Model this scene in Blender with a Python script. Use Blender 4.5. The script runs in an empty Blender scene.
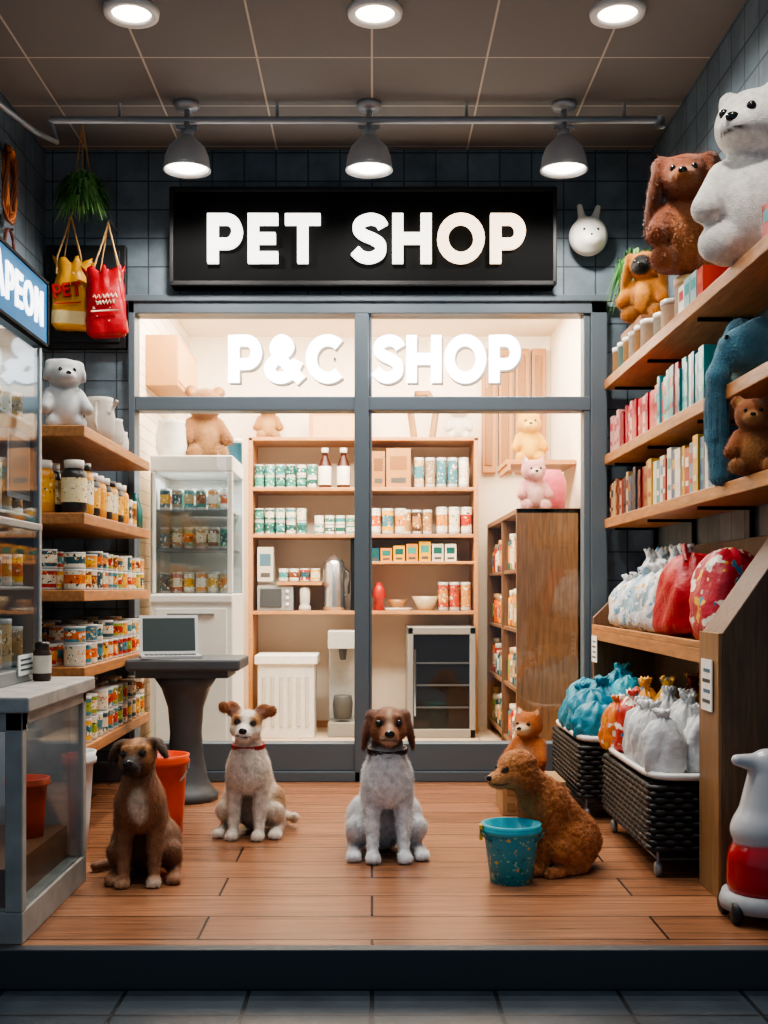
import bpy, math, random
import numpy as np
from mathutils import Vector, Matrix, Euler
random.seed(7)
rng=np.random.default_rng(5)
S=bpy.context.scene
COL=S.collection
try: S.view_settings.look='AgX - Medium High Contrast'
except Exception: pass
def hx(h,g=1.0):
    h=h.lstrip('#'); o=[]
    for i in (0,2,4):
        c=int(h[i:i+2],16)/255
        c=c/12.92 if c<=.04045 else ((c+.055)/1.055)**2.4
        o.append(c*g)
    return tuple(o)+(1.0,)
# ---------------------------------------------------------------- materials
def base_mat(name):
    m=bpy.data.materials.new(name); m.use_nodes=True
    nt=m.node_tree
    return m,nt,nt.nodes['Principled BSDF']
def M(name,col=None,rough=.5,metal=0,bump=0,bscale=60,var=0,vscale=6,emit=0,sheen=0,coat=0,spec=.5,stretch=(1,1,1),accents=(),base=None):
    m,nt,b=base_mat(name); N=nt.nodes; L=nt.links
    tc=N.new('ShaderNodeTexCoord'); mp=N.new('ShaderNodeMapping'); mp.inputs['Scale'].default_value=stretch
    L.new(tc.outputs['Object'],mp.inputs['Vector'])
    if col is None:
        a=N.new('ShaderNodeAttribute'); a.attribute_name='Col'; src=a.outputs['Color']
    else:
        r=N.new('ShaderNodeRGB'); r.outputs[0].default_value=hx(col) if isinstance(col,str) else col; src=r.outputs[0]
    for (ac,asc,th,off) in accents:
        n=N.new('ShaderNodeTexNoise'); n.inputs['Scale'].default_value=asc; n.inputs['Detail'].default_value=2
        mo=N.new('ShaderNodeMapping'); mo.inputs['Location'].default_value=(off,off*1.7,off*.3); L.new(tc.outputs['Object'],mo.inputs[0]); L.new(mo.outputs[0],n.inputs['Vector'])
        mr=N.new('ShaderNodeMapRange'); mr.inputs['From Min'].default_value=th; mr.inputs['From Max'].default_value=th+.025
        L.new(n.outputs[0],mr.inputs[0])
        mx=N.new('ShaderNodeMix'); mx.data_type='RGBA'; L.new(mr.outputs[0],mx.inputs[0]); L.new(src,mx.inputs[6]); mx.inputs[7].default_value=hx(ac); src=mx.outputs[2]
    if var>0:
        n=N.new('ShaderNodeTexNoise'); n.inputs['Scale'].default_value=vscale; n.inputs['Detail'].default_value=6
        L.new(mp.outputs[0],n.inputs['Vector'])
        mr=N.new('ShaderNodeMapRange'); mr.inputs['From Min'].default_value=.3; mr.inputs['From Max'].default_value=.7
        mr.inputs['To Min'].default_value=1-var; mr.inputs['To Max'].default_value=1+var
        L.new(n.outputs[0],mr.inputs[0])
        hs=N.new('ShaderNodeHueSaturation'); L.new(mr.outputs[0],hs.inputs['Value']); L.new(src,hs.inputs['Color']); src=hs.outputs[0]
    if base: b.inputs['Base Color'].default_value=hx(base)
    else: L.new(src,b.inputs['Base Color'])
    b.inputs['Roughness'].default_value=rough; b.inputs['Metallic'].default_value=metal
    b.inputs['Specular IOR Level'].default_value=spec
    if sheen: b.inputs['Sheen Weight'].default_value=sheen
    if coat: b.inputs['Coat Weight'].default_value=coat
    if emit:
        L.new(src,b.inputs['Emission Color']); b.inputs['Emission Strength'].default_value=emit
    if bump>0:
        n2=N.new('ShaderNodeTexNoise'); n2.inputs['Scale'].default_value=bscale; n2.inputs['Detail'].default_value=5
        L.new(mp.outputs[0],n2.inputs['Vector'])
        bp=N.new('ShaderNodeBump'); bp.inputs['Strength'].default_value=bump; bp.inputs['Distance'].default_value=.01
        L.new(n2.outputs[0],bp.inputs['Height']); L.new(bp.outputs[0],b.inputs['Normal'])
    return m
def tile_mat(name,plane,w,h,c1,c2,mortar,msize=.006,off=0,rough=.6,bump=.4,nvar=.25,grain=None,nscale=5):
    m,nt,b=base_mat(name); N=nt.nodes; L=nt.links
    tc=N.new('ShaderNodeTexCoord'); sp=N.new('ShaderNodeSeparateXYZ'); cb=N.new('ShaderNodeCombineXYZ')
    L.new(tc.outputs['Object'],sp.inputs[0])
    L.new(sp.outputs[plane[0]],cb.inputs[0]); L.new(sp.outputs[plane[1]],cb.inputs[1])
    br=N.new('ShaderNodeTexBrick'); br.offset=off; br.squash=1
    br.inputs['Scale'].default_value=1; br.inputs['Brick Width'].default_value=w; br.inputs['Row Height'].default_value=h
    br.inputs['Mortar Size'].default_value=msize; br.inputs['Mortar Smooth'].default_value=.15
    br.inputs['Color1'].default_value=hx(c1); br.inputs['Color2'].default_value=hx(c2); br.inputs['Mortar'].default_value=hx(mortar)
    L.new(cb.outputs[0],br.inputs['Vector'])
    mp=N.new('ShaderNodeMapping'); mp.inputs['Scale'].default_value=grain or (1,1,1); L.new(cb.outputs[0],mp.inputs[0])
    n=N.new('ShaderNodeTexNoise'); n.inputs['Scale'].default_value=nscale; n.inputs['Detail'].default_value=8; n.inputs['Roughness'].default_value=.65
    if grain: n.inputs['Distortion'].default_value=.6
    L.new(mp.outputs[0],n.inputs['Vector'])
    mr=N.new('ShaderNodeMapRange'); mr.inputs['From Min'].default_value=.3; mr.inputs['From Max'].default_value=.7
    mr.inputs['To Min'].default_value=1-nvar; mr.inputs['To Max'].default_value=1+nvar
    L.new(n.outputs[0],mr.inputs[0])
    hs=N.new('ShaderNodeHueSaturation'); L.new(mr.outputs[0],hs.inputs['Value']); L.new(br.outputs['Color'],hs.inputs['Color'])
    L.new(hs.outputs[0],b.inputs['Base Color']); b.inputs['Roughness'].default_value=rough
    b1=N.new('ShaderNodeBump'); b1.invert=True; b1.inputs['Strength'].default_value=.8; b1.inputs['Distance'].default_value=.004
    L.new(br.outputs['Fac'],b1.inputs['Height'])
    b2=N.new('ShaderNodeBump'); b2.inputs['Strength'].default_value=bump; b2.inputs['Distance'].default_value=.01
    L.new(n.outputs[0],b2.inputs['Height']); L.new(b1.outputs[0],b2.inputs['Normal']); L.new(b2.outputs[0],b.inputs['Normal'])
    return m
def glass_mat(name,tint=(1,1,1,1),g=.05,rough=.03):
    m=bpy.data.materials.new(name); m.use_nodes=True; nt=m.node_tree; N=nt.nodes; L=nt.links
    N.remove(N['Principled BSDF']); out=N['Material Output']
    t=N.new('ShaderNodeBsdfTransparent'); t.inputs[0].default_value=tint
    gl=N.new('ShaderNodeBsdfGlossy'); gl.inputs['Roughness'].default_value=rough
    mx=N.new('ShaderNodeMixShader'); mx.inputs[0].default_value=g
    L.new(t.outputs[0],mx.inputs[1]); L.new(gl.outputs[0],mx.inputs[2]); L.new(mx.outputs[0],out.inputs[0])
    return m
W=(1,1,1,1)
mWood=M('oak_shelf','#ad7747',.45,var=.25,vscale=9,stretch=(6,.8,6),bump=.15,bscale=30)
mWoodX=M('pale_wood','#b9834f',.5,var=.18,vscale=9,stretch=(.8,6,6))
mWoodD=M('walnut_panel','#5f4632',.5,var=.3,vscale=9,stretch=(8,8,.7),bump=.15,bscale=30)
mWoodE=M('walnut_edge','#8a6642',.5,var=.25,vscale=9,stretch=(8,8,.7))
mFrame=M('frame_metal','#5b6770',.45,metal=.2)
mBlackM=M('black_sign','#07080a',.8,spec=.15)
mBlackG=M('black_gloss','#060505',.12,coat=.5)
mBrownG=M('eye_brown','#180a05',.06,coat=1)
mWhite=M('white_enamel','#e4e4e0',.35)
mGreyM=M('grey_metal','#8d9296',.4,metal=.5)
mChrome=M('chrome','#c9ccd0',.22,metal=.9)
mCol=M('painted',None,.55,var=.06,vscale=40)
mColG=M('printed_gloss',None,.3,var=.05,vscale=40)
mPrint=M('printed_label',None,.32,accents=(('#f0e2c4',48,.61,0),('#2a211c',70,.63,3),('#e08a20',55,.64,7)))
mPrintC=M('printed_label_cool',None,.35,accents=(('#f3efe4',60,.6,0),('#20504e',75,.64,3)))
mBucket=M('floral_print',None,.35,accents=(('#e7c33c',42,.63,0),('#1b7f95',34,.6,3),('#8fd0c8',50,.64,9)))
mSnack=M('snack_bag',None,.35,bump=.5,bscale=25,accents=(('#f2e6c0',30,.7,5),))
mPlush=M('plush',None,.95,bump=.6,bscale=140,sheen=.3,var=.16,vscale=30,spec=.1)
mFur=M('fur',None,.58,bump=.5,bscale=170,sheen=.1,var=.24,vscale=45,spec=.4)
mCurl=M('curly_fur',None,.8,bump=.9,bscale=130,sheen=.2,var=.25,vscale=60,spec=.25)
mCloth=M('bag_plastic',None,.42,bump=.7,bscale=30,var=.12,vscale=20)
mBagClear=M('bag_clear_print',None,.28,bump=.7,bscale=30,accents=(('#8fa8b4',17,.57,0),('#5f9fc0',14,.62,2),('#e2b23c',22,.65,4),('#ffffff',30,.62,8)))
mBagPat=M('bag_pattern_print',None,.35,bump=.6,bscale=30,accents=(('#e3b53a',14,.6,0),('#efe6d8',16,.58,8),('#2c7ea0',22,.66,4)))
mGlass=glass_mat('window_glass',(.99,.99,.98,1),.035)
mGlassC=glass_mat('cabinet_glass',(.88,.92,.94,1),.09)
mLetterW=M('white_letters','#ffffff',.5,emit=8,base='#555555')  # plain white letters, glow added so they stand out
mLetterShadow=M('letter_shadow','#8a7b6c',.5)
mLampE=M('lamp_glow','#fff4e2',.5,emit=9)
mSignB=M('blue_sign','#0673ad',.6,emit=.3,spec=.2)
mSignW=M('sign_white','#ffffff',.4,emit=3)
mStone=M('counter_stone','#a09d99',.55,var=.2,vscale=14,bump=.15)
mTable=M('table_grey','#4c5156',.45,var=.12,vscale=10)
mWicker=M('wicker_black','#101114',.5,bump=.3)
mLeaf=M('leaf',None,.6)
# ---------------------------------------------------------------- mesh builder
class MB:
    def __init__(s): s.v=[];s.f=[];s.c=[];s.m=[];s.sm=[]
    def add(s,V,F,col=W,mat=0,sm=False,T=None):
        o=len(s.v)
        if T is not None: V=[T@Vector(p) for p in V]
        s.v+=[tuple(p) for p in V]
        for i,f in enumerate(F):
            s.f.append(tuple(o+a for a in f)); s.c.append(col(i) if callable(col) else col); s.m.append(mat); s.sm.append(sm)
    def box(s,x0,x1,y0,y1,z0,z1,col=W,mat=0,T=None):
        V=[(x0,y0,z0),(x1,y0,z0),(x1,y1,z0),(x0,y1,z0),(x0,y0,z1),(x1,y0,z1),(x1,y1,z1),(x0,y1,z1)]
        F=[(0,3,2,1),(4,5,6,7),(0,1,5,4),(1,2,6,5),(2,3,7,6),(3,0,4,7)]
        s.add(V,F,col,mat,False,T)
    def lathe(s,prof,base=(0,0,0),seg=16,col=W,mat=0,sx=1,sy=1,T=None,wob=0,sm=True,pw=2.0,pleat=0):
        V=[];F=[];cl=[];n=len(prof)
        ph=random.random()*6; zt=max(z for _,z in prof) or 1
        for i,(r,z) in enumerate(prof):
            for j in range(seg):
                a=2*math.pi*j/seg
                ca,sa=math.cos(a),math.sin(a)
                q=1.0 if pw==2 else 1/((abs(ca)**pw+abs(sa)**pw)**(1/pw))
                pl=pleat*max(0,(z/zt-.45))*(math.sin(9*a+ph)+.5*math.sin(14*a+2*ph))
                rr=r*q*(1+wob*math.sin(3*a+ph+z*20)+wob*.6*math.sin(7*a+ph*2-z*35)+pl)
                p=Vector((rr*ca*sx,rr*sa*sy,z*(1+.35*pl*(z/zt>.8))))
                if T is not None: p=T@p
                V.append((p[0]+base[0],p[1]+base[1],p[2]+base[2]))
        for i in range(n-1):
            for j in range(seg):
                k=(j+1)%seg
                F.append((i*seg+j,i*seg+k,(i+1)*seg+k,(i+1)*seg+j)); cl.append(col(i,j) if callable(col) else col)
        s.add(V,F,(lambda q:cl[q]),mat,sm)
    def tube(s,pts,r,col=W,mat=0,seg=8,closed=False):
        P=[Vector(p) for p in pts]; n=len(P); V=[];F=[]
        for i in range(n):
            if closed: t=P[(i+1)%n]-P[i-1]
            else: t=P[min(i+1,n-1)]-P[max(i-1,0)]
            t.normalize()
            up=Vector((0,0,1)) if abs(t.z)<.9 else Vector((1,0,0))
            a=t.cross(up).normalized(); b=a.cross(t)
            ri=r[i] if isinstance(r,(list,tuple)) else r
            for j in range(seg):
                g=2*math.pi*j/seg; V.append(P[i]+a*math.cos(g)*ri+b*math.sin(g)*ri)
        for i in range(n if closed else n-1):
            for j in range(seg):
                k=(j+1)%seg; i2=(i+1)%n
                F.append((i*seg+j,i*seg+k,i2*seg+k,i2*seg+j))
        if not closed:
            F.append(tuple(range(seg))); F.append(tuple((n-1)*seg+j for j in reversed(range(seg))))
        s.add(V,F,col,mat,True)
    def ribbon(s,pts,w,d,T,col=W,mat=0,closed=False,yo=0):
        n=len(pts); L=[];R=[]
        P=[Vector(p) for p in pts]
        for i in range(n):
            if closed: a=P[i-1];b=P[(i+1)%n];
            else: a=P[max(i-1,0)];b=P[min(i+1,n-1)]
            d1=(P[i]-a); d2=(b-P[i])
            if d1.length<1e-6:d1=d2
            if d2.length<1e-6:d2=d1
            d1=d1.normalized();d2=d2.normalized(); t=(d1+d2).normalized(); nn=Vector((-t.y,t.x))
            sc=1/max(.45,nn.dot(Vector((-d1.y,d1.x))))
            L.append(P[i]+nn*w/2*sc); R.append(P[i]-nn*w/2*sc)
        V=[]
        for i in range(n):
            V+=[(L[i].x,yo,L[i].y),(R[i].x,yo,R[i].y),(L[i].x,d,L[i].y),(R[i].x,d,R[i].y)]
        F=[]
        for i in range(n if closed else n-1):
            a=4*i;b=4*((i+1)%n)
            F+=[(a,a+1,b+1,b),(a+2,b+2,b+3,a+3),(a,b,b+2,a+2),(a+1,a+3,b+3,b+1)]
        if not closed: F+=[(0,2,3,1),(4*n-4,4*n-3,4*n-1,4*n-2)]
        s.add(V,F,col,mat,False,T)
def build(mb,name,mats,parent=None,bevel=0,sub=0,local=False,crumple=None):
    me=bpy.data.meshes.new(name); me.from_pydata(mb.v,[],mb.f)
    if not isinstance(mats,(list,tuple)): mats=[mats]
    for m in mats: me.materials.append(m)
    me.polygons.foreach_set('material_index',mb.m); me.polygons.foreach_set('use_smooth',mb.sm)
    ca=me.color_attributes.new('Col','FLOAT_COLOR','CORNER')
    arr=[]
    for f,c in zip(mb.f,mb.c): arr+=list(c)*len(f)
    ca.data.foreach_set('color',arr); me.update()
    o=bpy.data.objects.new(name,me); COL.objects.link(o)
    if parent is not None:
        o.parent=parent
        if not local: o.matrix_parent_inverse=parent.matrix_basis.inverted()
    if bevel:
        bv=o.modifiers.new('bv','BEVEL'); bv.width=bevel; bv.segments=2; bv.limit_method='ANGLE'; bv.angle_limit=math.radians(50)
    if sub:
        ss=o.modifiers.new('ss','SUBSURF'); ss.levels=sub; ss.render_levels=sub
    if crumple:
        t=bpy.data.textures.new(name+'_c','CLOUDS'); t.noise_scale=crumple[0]; t.noise_depth=2
        dm=o.modifiers.new('d','DISPLACE'); dm.texture=t; dm.strength=crumple[1]; dm.texture_coords='LOCAL'
    return o
def empty(name,loc=(0,0,0),yaw=0,sc=1):
    o=bpy.data.objects.new(name,None); o.location=loc; o.rotation_euler=(0,0,yaw); o.scale=(sc,sc,sc); o.empty_display_size=.1
    COL.objects.link(o); return o
# ---------------------------------------------------------------- SDF figures
def Rm(rx=0,ry=0,rz=0):
    return np.array(Euler((math.radians(rx),math.radians(ry),math.radians(rz))).to_matrix(),dtype=np.float32)
def E(c,r,col,R=None,k=None): return dict(t='e',c=np.array(c,np.float32),r=np.array(r,np.float32),R=Rm() if R is None else R,col=col,k=k)
def C(a,b,ra,rb,col,k=None): return dict(t='c',a=np.array(a,np.float32),b=np.array(b,np.float32),ra=ra,rb=rb,col=col,k=k)
def P(c,r,col,R=None,soft=.006): d=E(c,r,col,R); d['paint']=True; d['soft']=soft; return d
def pd(Q,p):
    if p['t']=='e':
        q=(Q-p['c'])@p['R']
        k0=np.sqrt(((q/p['r'])**2).sum(1))+1e-9; k1=np.sqrt(((q/p['r']**2)**2).sum(1))+1e-9
        return k0*(k0-1)/k1
    ba=p['b']-p['a']; pa=Q-p['a']; h=np.clip((pa@ba)/max(float(ba@ba),1e-9),0,1)
    return np.sqrt(((pa-h[:,None]*ba)**2).sum(1))-(p['ra']+(p['rb']-p['ra'])*h)
def sdf(Q,prims,k):
    D=None
    for p in prims:
        if p.get('paint'): continue
        d=pd(Q,p); kk=p['k'] or k
        if D is None: D=d
        else:
            h=np.maximum(kk-np.abs(D-d),0)/kk; D=np.minimum(D,d)-h*h*kk*.25
    return D
def snets(F,org,h):
    s=F<0; sh=tuple(n-1 for n in F.shape)
    cnt=np.zeros(sh,np.float32); pos=np.zeros(sh+(3,),np.float32)
    def sl(c): return tuple(slice(c[i],c[i]+sh[i]) for i in range(3))
    cs=[(i,j,k) for i in (0,1) for j in (0,1) for k in (0,1)]
    for a in cs:
        for ax in range(3):
            if a[ax]==0:
                b=list(a); b[ax]=1; b=tuple(b)
                Fa=F[sl(a)];Fb=F[sl(b)]; m=(Fa<0)!=(Fb<0)
                t=Fa[m]/(Fa[m]-Fb[m]); q=np.tile(np.array(a,np.float32),(len(t),1)); q[:,ax]+=t
                pos[m]+=q; cnt[m]+=1
    act=cnt>0; idx=-np.ones(sh,np.int64); idx[act]=np.arange(act.sum())
    V=org+h*(pos[act]/cnt[act][:,None]+np.argwhere(act))
    faces=[]
    for ax in range(3):
        u=(ax+1)%3; v=(ax+2)%3
        lo=[slice(None)]*3; hi=[slice(None)]*3
        lo[ax]=slice(0,-1); hi[ax]=slice(1,None)
        m=s[tuple(lo)]!=s[tuple(hi)]
        w=np.argwhere(m); w=w[(w[:,u]>0)&(w[:,v]>0)&(w[:,u]<sh[u])&(w[:,v]<sh[v])]
        ins=s[tuple(w.T)]
        def cid(du,dv):
            q=w.copy(); q[:,u]-=du; q[:,v]-=dv; return idx[tuple(q.T)]
        f=np.stack([cid(1,1),cid(0,1),cid(0,0),cid(1,0)],1)
        f[~ins]=f[~ins][:,::-1]; faces.append(f)
    return V,np.concatenate(faces)
def hit(prims,k,o,d):
    o=np.array(o,np.float32); d=np.array(d,np.float32); d/=np.linalg.norm(d); t=0
    for _ in range(90):
        D=float(sdf((o+d*t)[None],prims,k)[0])
        if D<.0004: break
        t+=max(D*.7,.0004)
        if t>3: break
    return o+d*t
def vnormals(me,n):
    nr=np.zeros(n*3,np.float32); me.vertex_normals.foreach_get('vector',nr); return nr.reshape(-1,3)
def figure(name,prims,loc,yaw,sc,mat,h=.006,k=.02,eyes=(),fur=None,colsoft=.005,curl=None,body='body'):
    root=empty(name,loc,yaw,sc)
    lo=[];hi=[]
    for p in prims:
        if p.get('paint'): continue
        if p['t']=='e': m=float(p['r'].max()); lo.append(p['c']-m); hi.append(p['c']+m)
        else:
            m=max(p['ra'],p['rb']); lo.append(np.minimum(p['a'],p['b'])-m); hi.append(np.maximum(p['a'],p['b'])+m)
    lo=np.min(lo,0)-3*h-k*.3; hi=np.max(hi,0)+3*h+k*.3
    n=np.ceil((hi-lo)/h).astype(int)+1
    g=np.stack(np.meshgrid(*[lo[i]+h*np.arange(n[i]) for i in range(3)],indexing='ij'),-1).reshape(-1,3).astype(np.float32)
    F=sdf(g,prims,k).reshape(n)
    V,Fc=snets(F,lo,h); V=V.astype(np.float32)
    J=V+.35*h*np.sin(V[:,[1,2,0]]*(2.2/h)*.25)+.6*h*np.sin(V[:,[2,0,1]]*(1.1/h)*.25)
    ds=[];cs=[]
    for p in prims:
        if p.get('paint'): continue
        ds.append(pd(V,p)); cs.append(p['col'][:3])
    ds=np.array(ds); w=np.exp(-(ds-ds.min(0))/colsoft); cs=np.array(cs)
    Cc=(w[:,:,None]*cs[:,None,:]).sum(0)/w.sum(0)[:,None]
    for p in prims:
        if p.get('paint'):
            f=np.clip(.5-pd(J,p)/p['soft'],0,1)[:,None]; Cc=Cc*(1-f)+f*np.array(p['col'][:3])
    me=bpy.data.meshes.new(name+'_body'); me.from_pydata(V.tolist(),[],Fc.tolist())
    me.materials.append(mat); me.polygons.foreach_set('use_smooth',[True]*len(me.polygons))
    me.update()
    if curl:
        nn=vnormals(me,len(V)); nc,rc,amp,skip=curl
        pts=V[rng.integers(0,len(V),nc)]
        dm=np.full(len(V),9.,np.float32)
        for i in range(0,len(V),4000):
            q=V[i:i+4000]; dm[i:i+4000]=np.sqrt(((q[:,None]-pts[None])**2).sum(2)).min(1)
        am=amp*np.clip((np.sqrt(((V-np.array(skip[0],np.float32))**2).sum(1))-skip[1])/.03,.12,1)
        V=V+nn*(am*(1-np.clip(dm/rc,0,1)**2))[:,None]-nn*(am*.3)[:,None]
        V[:,2]=np.maximum(V[:,2],0)
        me.vertices.foreach_set('co',V.astype(np.float32).ravel()); me.update()
    ca=me.color_attributes.new('Col','FLOAT_COLOR','POINT'); ca.data.foreach_set('color',np.concatenate([Cc,np.ones((len(Cc),1))],1).ravel().tolist())
    o=bpy.data.objects.new(body,me); COL.objects.link(o); o.parent=root
    for i,(oo,dd,r,m) in enumerate(eyes):
        c=hit(prims,k,oo,dd); dv=np.array(dd,float); dv/=np.linalg.norm(dv)
        rr=(r,r,r) if not isinstance(r,tuple) else r
        c=c+dv*rr[1]*.2
        mb=MB(); prof=[(math.sin(a*math.pi/10),-math.cos(a*math.pi/10)) for a in range(11)]
        mb.lathe(prof,(0,0,0),14)
        mb.v=[(c[0]+v[0]*rr[0],c[1]+v[1]*rr[1],c[2]+v[2]*rr[2]) for v in mb.v]
        build(mb,'nose' if i==2 else 'eye_%d'%(i+1),m,parent=root,local=True)
    if fur:
        cntf,ln,wd,comb,rnd,lift=fur
        Nn=vnormals(me,len(V))
        ii=rng.integers(0,len(V),cntf); b=V[ii]+rng.normal(0,h*.4,(cntf,3)); nn=Nn[ii]
        for (oo,dd,r,m_) in eyes:
            c=hit(prims,k,oo,dd); rad=(r if not isinstance(r,tuple) else max(r))*1.5
            keep=((b-c)**2).sum(1)>rad**2; ii=ii[keep]; b=b[keep]; nn=nn[keep]
        cntf=len(ii)
        cd=np.array(comb)[None]+rng.normal(0,rnd,(cntf,3))
        cd=cd-(cd*nn).sum(1)[:,None]*nn*.85; cd/=np.linalg.norm(cd,axis=1)[:,None]+1e-6
        sd=np.cross(nn,cd); sd/=np.linalg.norm(sd,axis=1)[:,None]+1e-6
        l=ln*rng.uniform(.6,1.2,(cntf,1))*np.where((b[:,2:3]>.36)|(b[:,2:3]<.05),.5,1)
        v0=b-nn*.002+sd*wd/2; v1=b-nn*.002-sd*wd/2; v2=b+cd*l*.85+nn*l*lift
        v2[:,2]=np.maximum(v2[:,2],.001)
        VV=np.stack([v0,v1,v2],1).reshape(-1,3)
        cc=np.clip(Cc[ii]*rng.uniform(.78,1.25,(cntf,1)),0,1); cc=np.repeat(np.concatenate([cc,np.ones((cntf,1))],1),3,0)
        mf=bpy.data.meshes.new(name+'_fur'); mf.from_pydata(VV.tolist(),[],np.arange(3*cntf).reshape(-1,3).tolist())
        mf.materials.append(mFur); ca=mf.color_attributes.new('Col','FLOAT_COLOR','POINT'); ca.data.foreach_set('color',cc.ravel().tolist())
        of=bpy.data.objects.new('fur',mf); COL.objects.link(of); of.parent=root
    return root
# ================================================================= ROOM
LW,RW,BW,CE=-1.72,1.47,6.05,3.315
mFloor=tile_mat('plank_floor',(0,1),1.35,.235,'#97694d','#7e553c','#2c1d16',.004,.37,.27,.1,.42,(.7,16,1),3.4)
mTileB=tile_mat('wall_tile_back',(0,2),.168,.15,'#6d7d88','#5e6d78','#36434d',.004,0,.55,.5,.32)
mTileR=tile_mat('wall_tile_side',(1,2),.168,.15,'#6d7d88','#5e6d78','#36434d',.004,0,.55,.5,.32)
mCeil=tile_mat('ceiling_tile',(0,1),.5,.5,'#7d7b79','#757371','#c4b9ac',.005,0,.9,.2,.06,None,120)
mStreet=tile_mat('street_tile',(0,1),.34,.5,'#353f48','#2d373f','#12161a',.006,0,.35,.3,.35)
mInFl=tile_mat('inner_floor',(0,1),1.2,.2,'#d4bba0','#c8ac8e','#8d7058',.004,.4,.4,.1,.15,(1,12,1),3)
def slab(name,x0,x1,y0,y1,z0,z1,mat,bevel=0):
    m=MB(); m.box(x0,x1,y0,y1,z0,z1); return build(m,name,mat,bevel=bevel)
slab('floor',-2.6,2.4,3.235,6.17,-.1,0,mFloor)
m=MB(); m.box(-2.6,2.4,3.19,3.235,-.11,.002,W,0); m.box(-2.6,2.4,3.2,3.24,-.2,-.1); build(m,'trim_platform_edge',M('edge_metal','#3a3f44',.5,metal=.2),bevel=.004)
slab('street_pavement',-4,4,.6,3.19,-.2,-.11,mStreet)
slab('ceiling',-2.6,2.4,2.5,6.17,CE,CE+.1,mCeil)
m=MB(); m.box(LW,-1.27,BW,6.17,0,CE); m.box(1.226,RW,BW,6.17,0,CE); m.box(-1.27,1.226,BW,6.17,2.526,CE); build(m,'wall_back',mTileB)
slab('wall_left',LW-.12,LW,2.6,6.17,0,CE,mTileR)
slab('wall_right',RW,RW+.12,2.6,6.17,0,CE,mTileR)
mCream=M('cream_wall','#f0e3cf',.8,var=.04,vscale=3)
slab('floor_inner',-1.45,1.42,6.17,8.52,-.1,0,mInFl)
slab('ceiling_inner',-1.45,1.42,6.17,8.52,2.85,2.95,mCream)
slab('wall_inner_back',-1.45,1.42,8.4,8.52,0,2.85,mCream)
mSid=tile_mat('siding',(1,2),6,.075,'#e8dac6','#e8dac6','#b0a390',.003,0,.7,.05,.04)
slab('wall_inner_left',-1.45,-1.33,6.17,8.4,0,2.85,mSid)
slab('wall_inner_right',1.3,1.42,6.17,8.4,0,2.85,mCream)
wf=empty('window_1',(0,6.05,0))
m=MB()
for a in [(-1.27,-1.235,0,2.526),(1.14,1.226,0,2.526),(-.092,-.016,.0,2.44)]:
    m.box(a[0],a[1],5.985,6.12,a[2],a[3])
m.box(-1.27,1.226,5.985,6.12,2.44,2.526); m.box(-1.235,1.14,5.995,6.11,1.936,2.01); m.box(-1.235,1.14,5.985,6.12,0,.055); m.box(-1.235,1.14,6.0,6.11,.055,.2)
m.box(1.105,1.14,6.0,6.1,.2,2.44); m.box(-.016,.0,6.005,6.1,.2,2.44)
m.box(-1.3,1.26,5.97,6.0,2.5,2.535)
build(m,'frame',mFrame,wf,bevel=.005)
m=MB()
for x0,x1 in ((-1.235,-.092),(-.0,1.105)):
    m.box(x0,x1,6.055,6.061,.2,1.936); m.box(x0,x1,6.055,6.061,2.01,2.44)
build(m,'glass',mGlass,wf)
m=MB(); m.box(-1.72,-1.3,6.0,6.05,0,.1); m.box(1.26,1.47,6.0,6.05,0,.1); build(m,'baseboard_back',mFrame,bevel=.005)
# ---------------------------------------------------------------- letters
def arc(cx,cy,rx,ry,a0,a1,n=16): return [(cx+rx*math.cos(math.radians(a0+(a1-a0)*i/n)),cy+ry*math.sin(math.radians(a0+(a1-a0)*i/n))) for i in range(n+1)]
def cr(p,n=6):
    o=[]
    for i in range(len(p)-1):
        a=p[max(i-1,0)];b=p[i];c=p[i+1];d=p[min(i+2,len(p)-1)]
        for t in range(n):
            t/=n
            o.append(tuple(.5*(2*b[q]+(c[q]-a[q])*t+(2*a[q]-5*b[q]+4*c[q]-d[q])*t*t+(3*b[q]-a[q]-3*c[q]+d[q])*t**3) for q in (0,1)))
    o.append(p[-1]); return o
h=.11
FONT={'P':(.68,[[(h,0),(h,1)],[(h,1-h),(.4,1-h)]+arc(.38,.64,.21,.25,80,-80,12)+[(.36,.39),(h,.39)]]),
'E':(.62,[[(h,0),(h,1)],[(h,1-h),(.6,1-h)],[(h,.5),(.55,.5)],[(h,h),(.6,h)]]),
'T':(.7,[[(0,1-h),(.7,1-h)],[(.35,1-h),(.35,0)]]),
'S':(.68,[cr([(.62,.74),(.54,.85),(.36,.895),(.17,.82),(.13,.68),(.24,.57),(.42,.49),(.56,.38),(.55,.2),(.38,.105),(.2,.13),(.06,.25)])]),
'H':(.78,[[(h,0),(h,1)],[(.67,0),(.67,1)],[(h,.5),(.67,.5)]]),
'O':(.92,[arc(.46,.5,.36,.4,0,345,23)]),
'C':(.8,[arc(.45,.5,.35,.4,48,312,20)]),
'&':(.84,[cr([(.8,.04),(.55,.3),(.28,.62),(.25,.78),(.38,.9),(.52,.8),(.48,.66),(.2,.44),(.12,.27),(.22,.13),(.4,.1),(.58,.2),(.72,.46)])]),
'A':(.84,[[(.08,0),(.42,.96),(.76,0)],[(.2,.28),(.64,.28)]]),
'N':(.78,[[(h,0),(h,1)],[(.67,0),(.67,1)],[(h,.92),(.67,.08)]]),
' ':(.38,[])}
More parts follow.
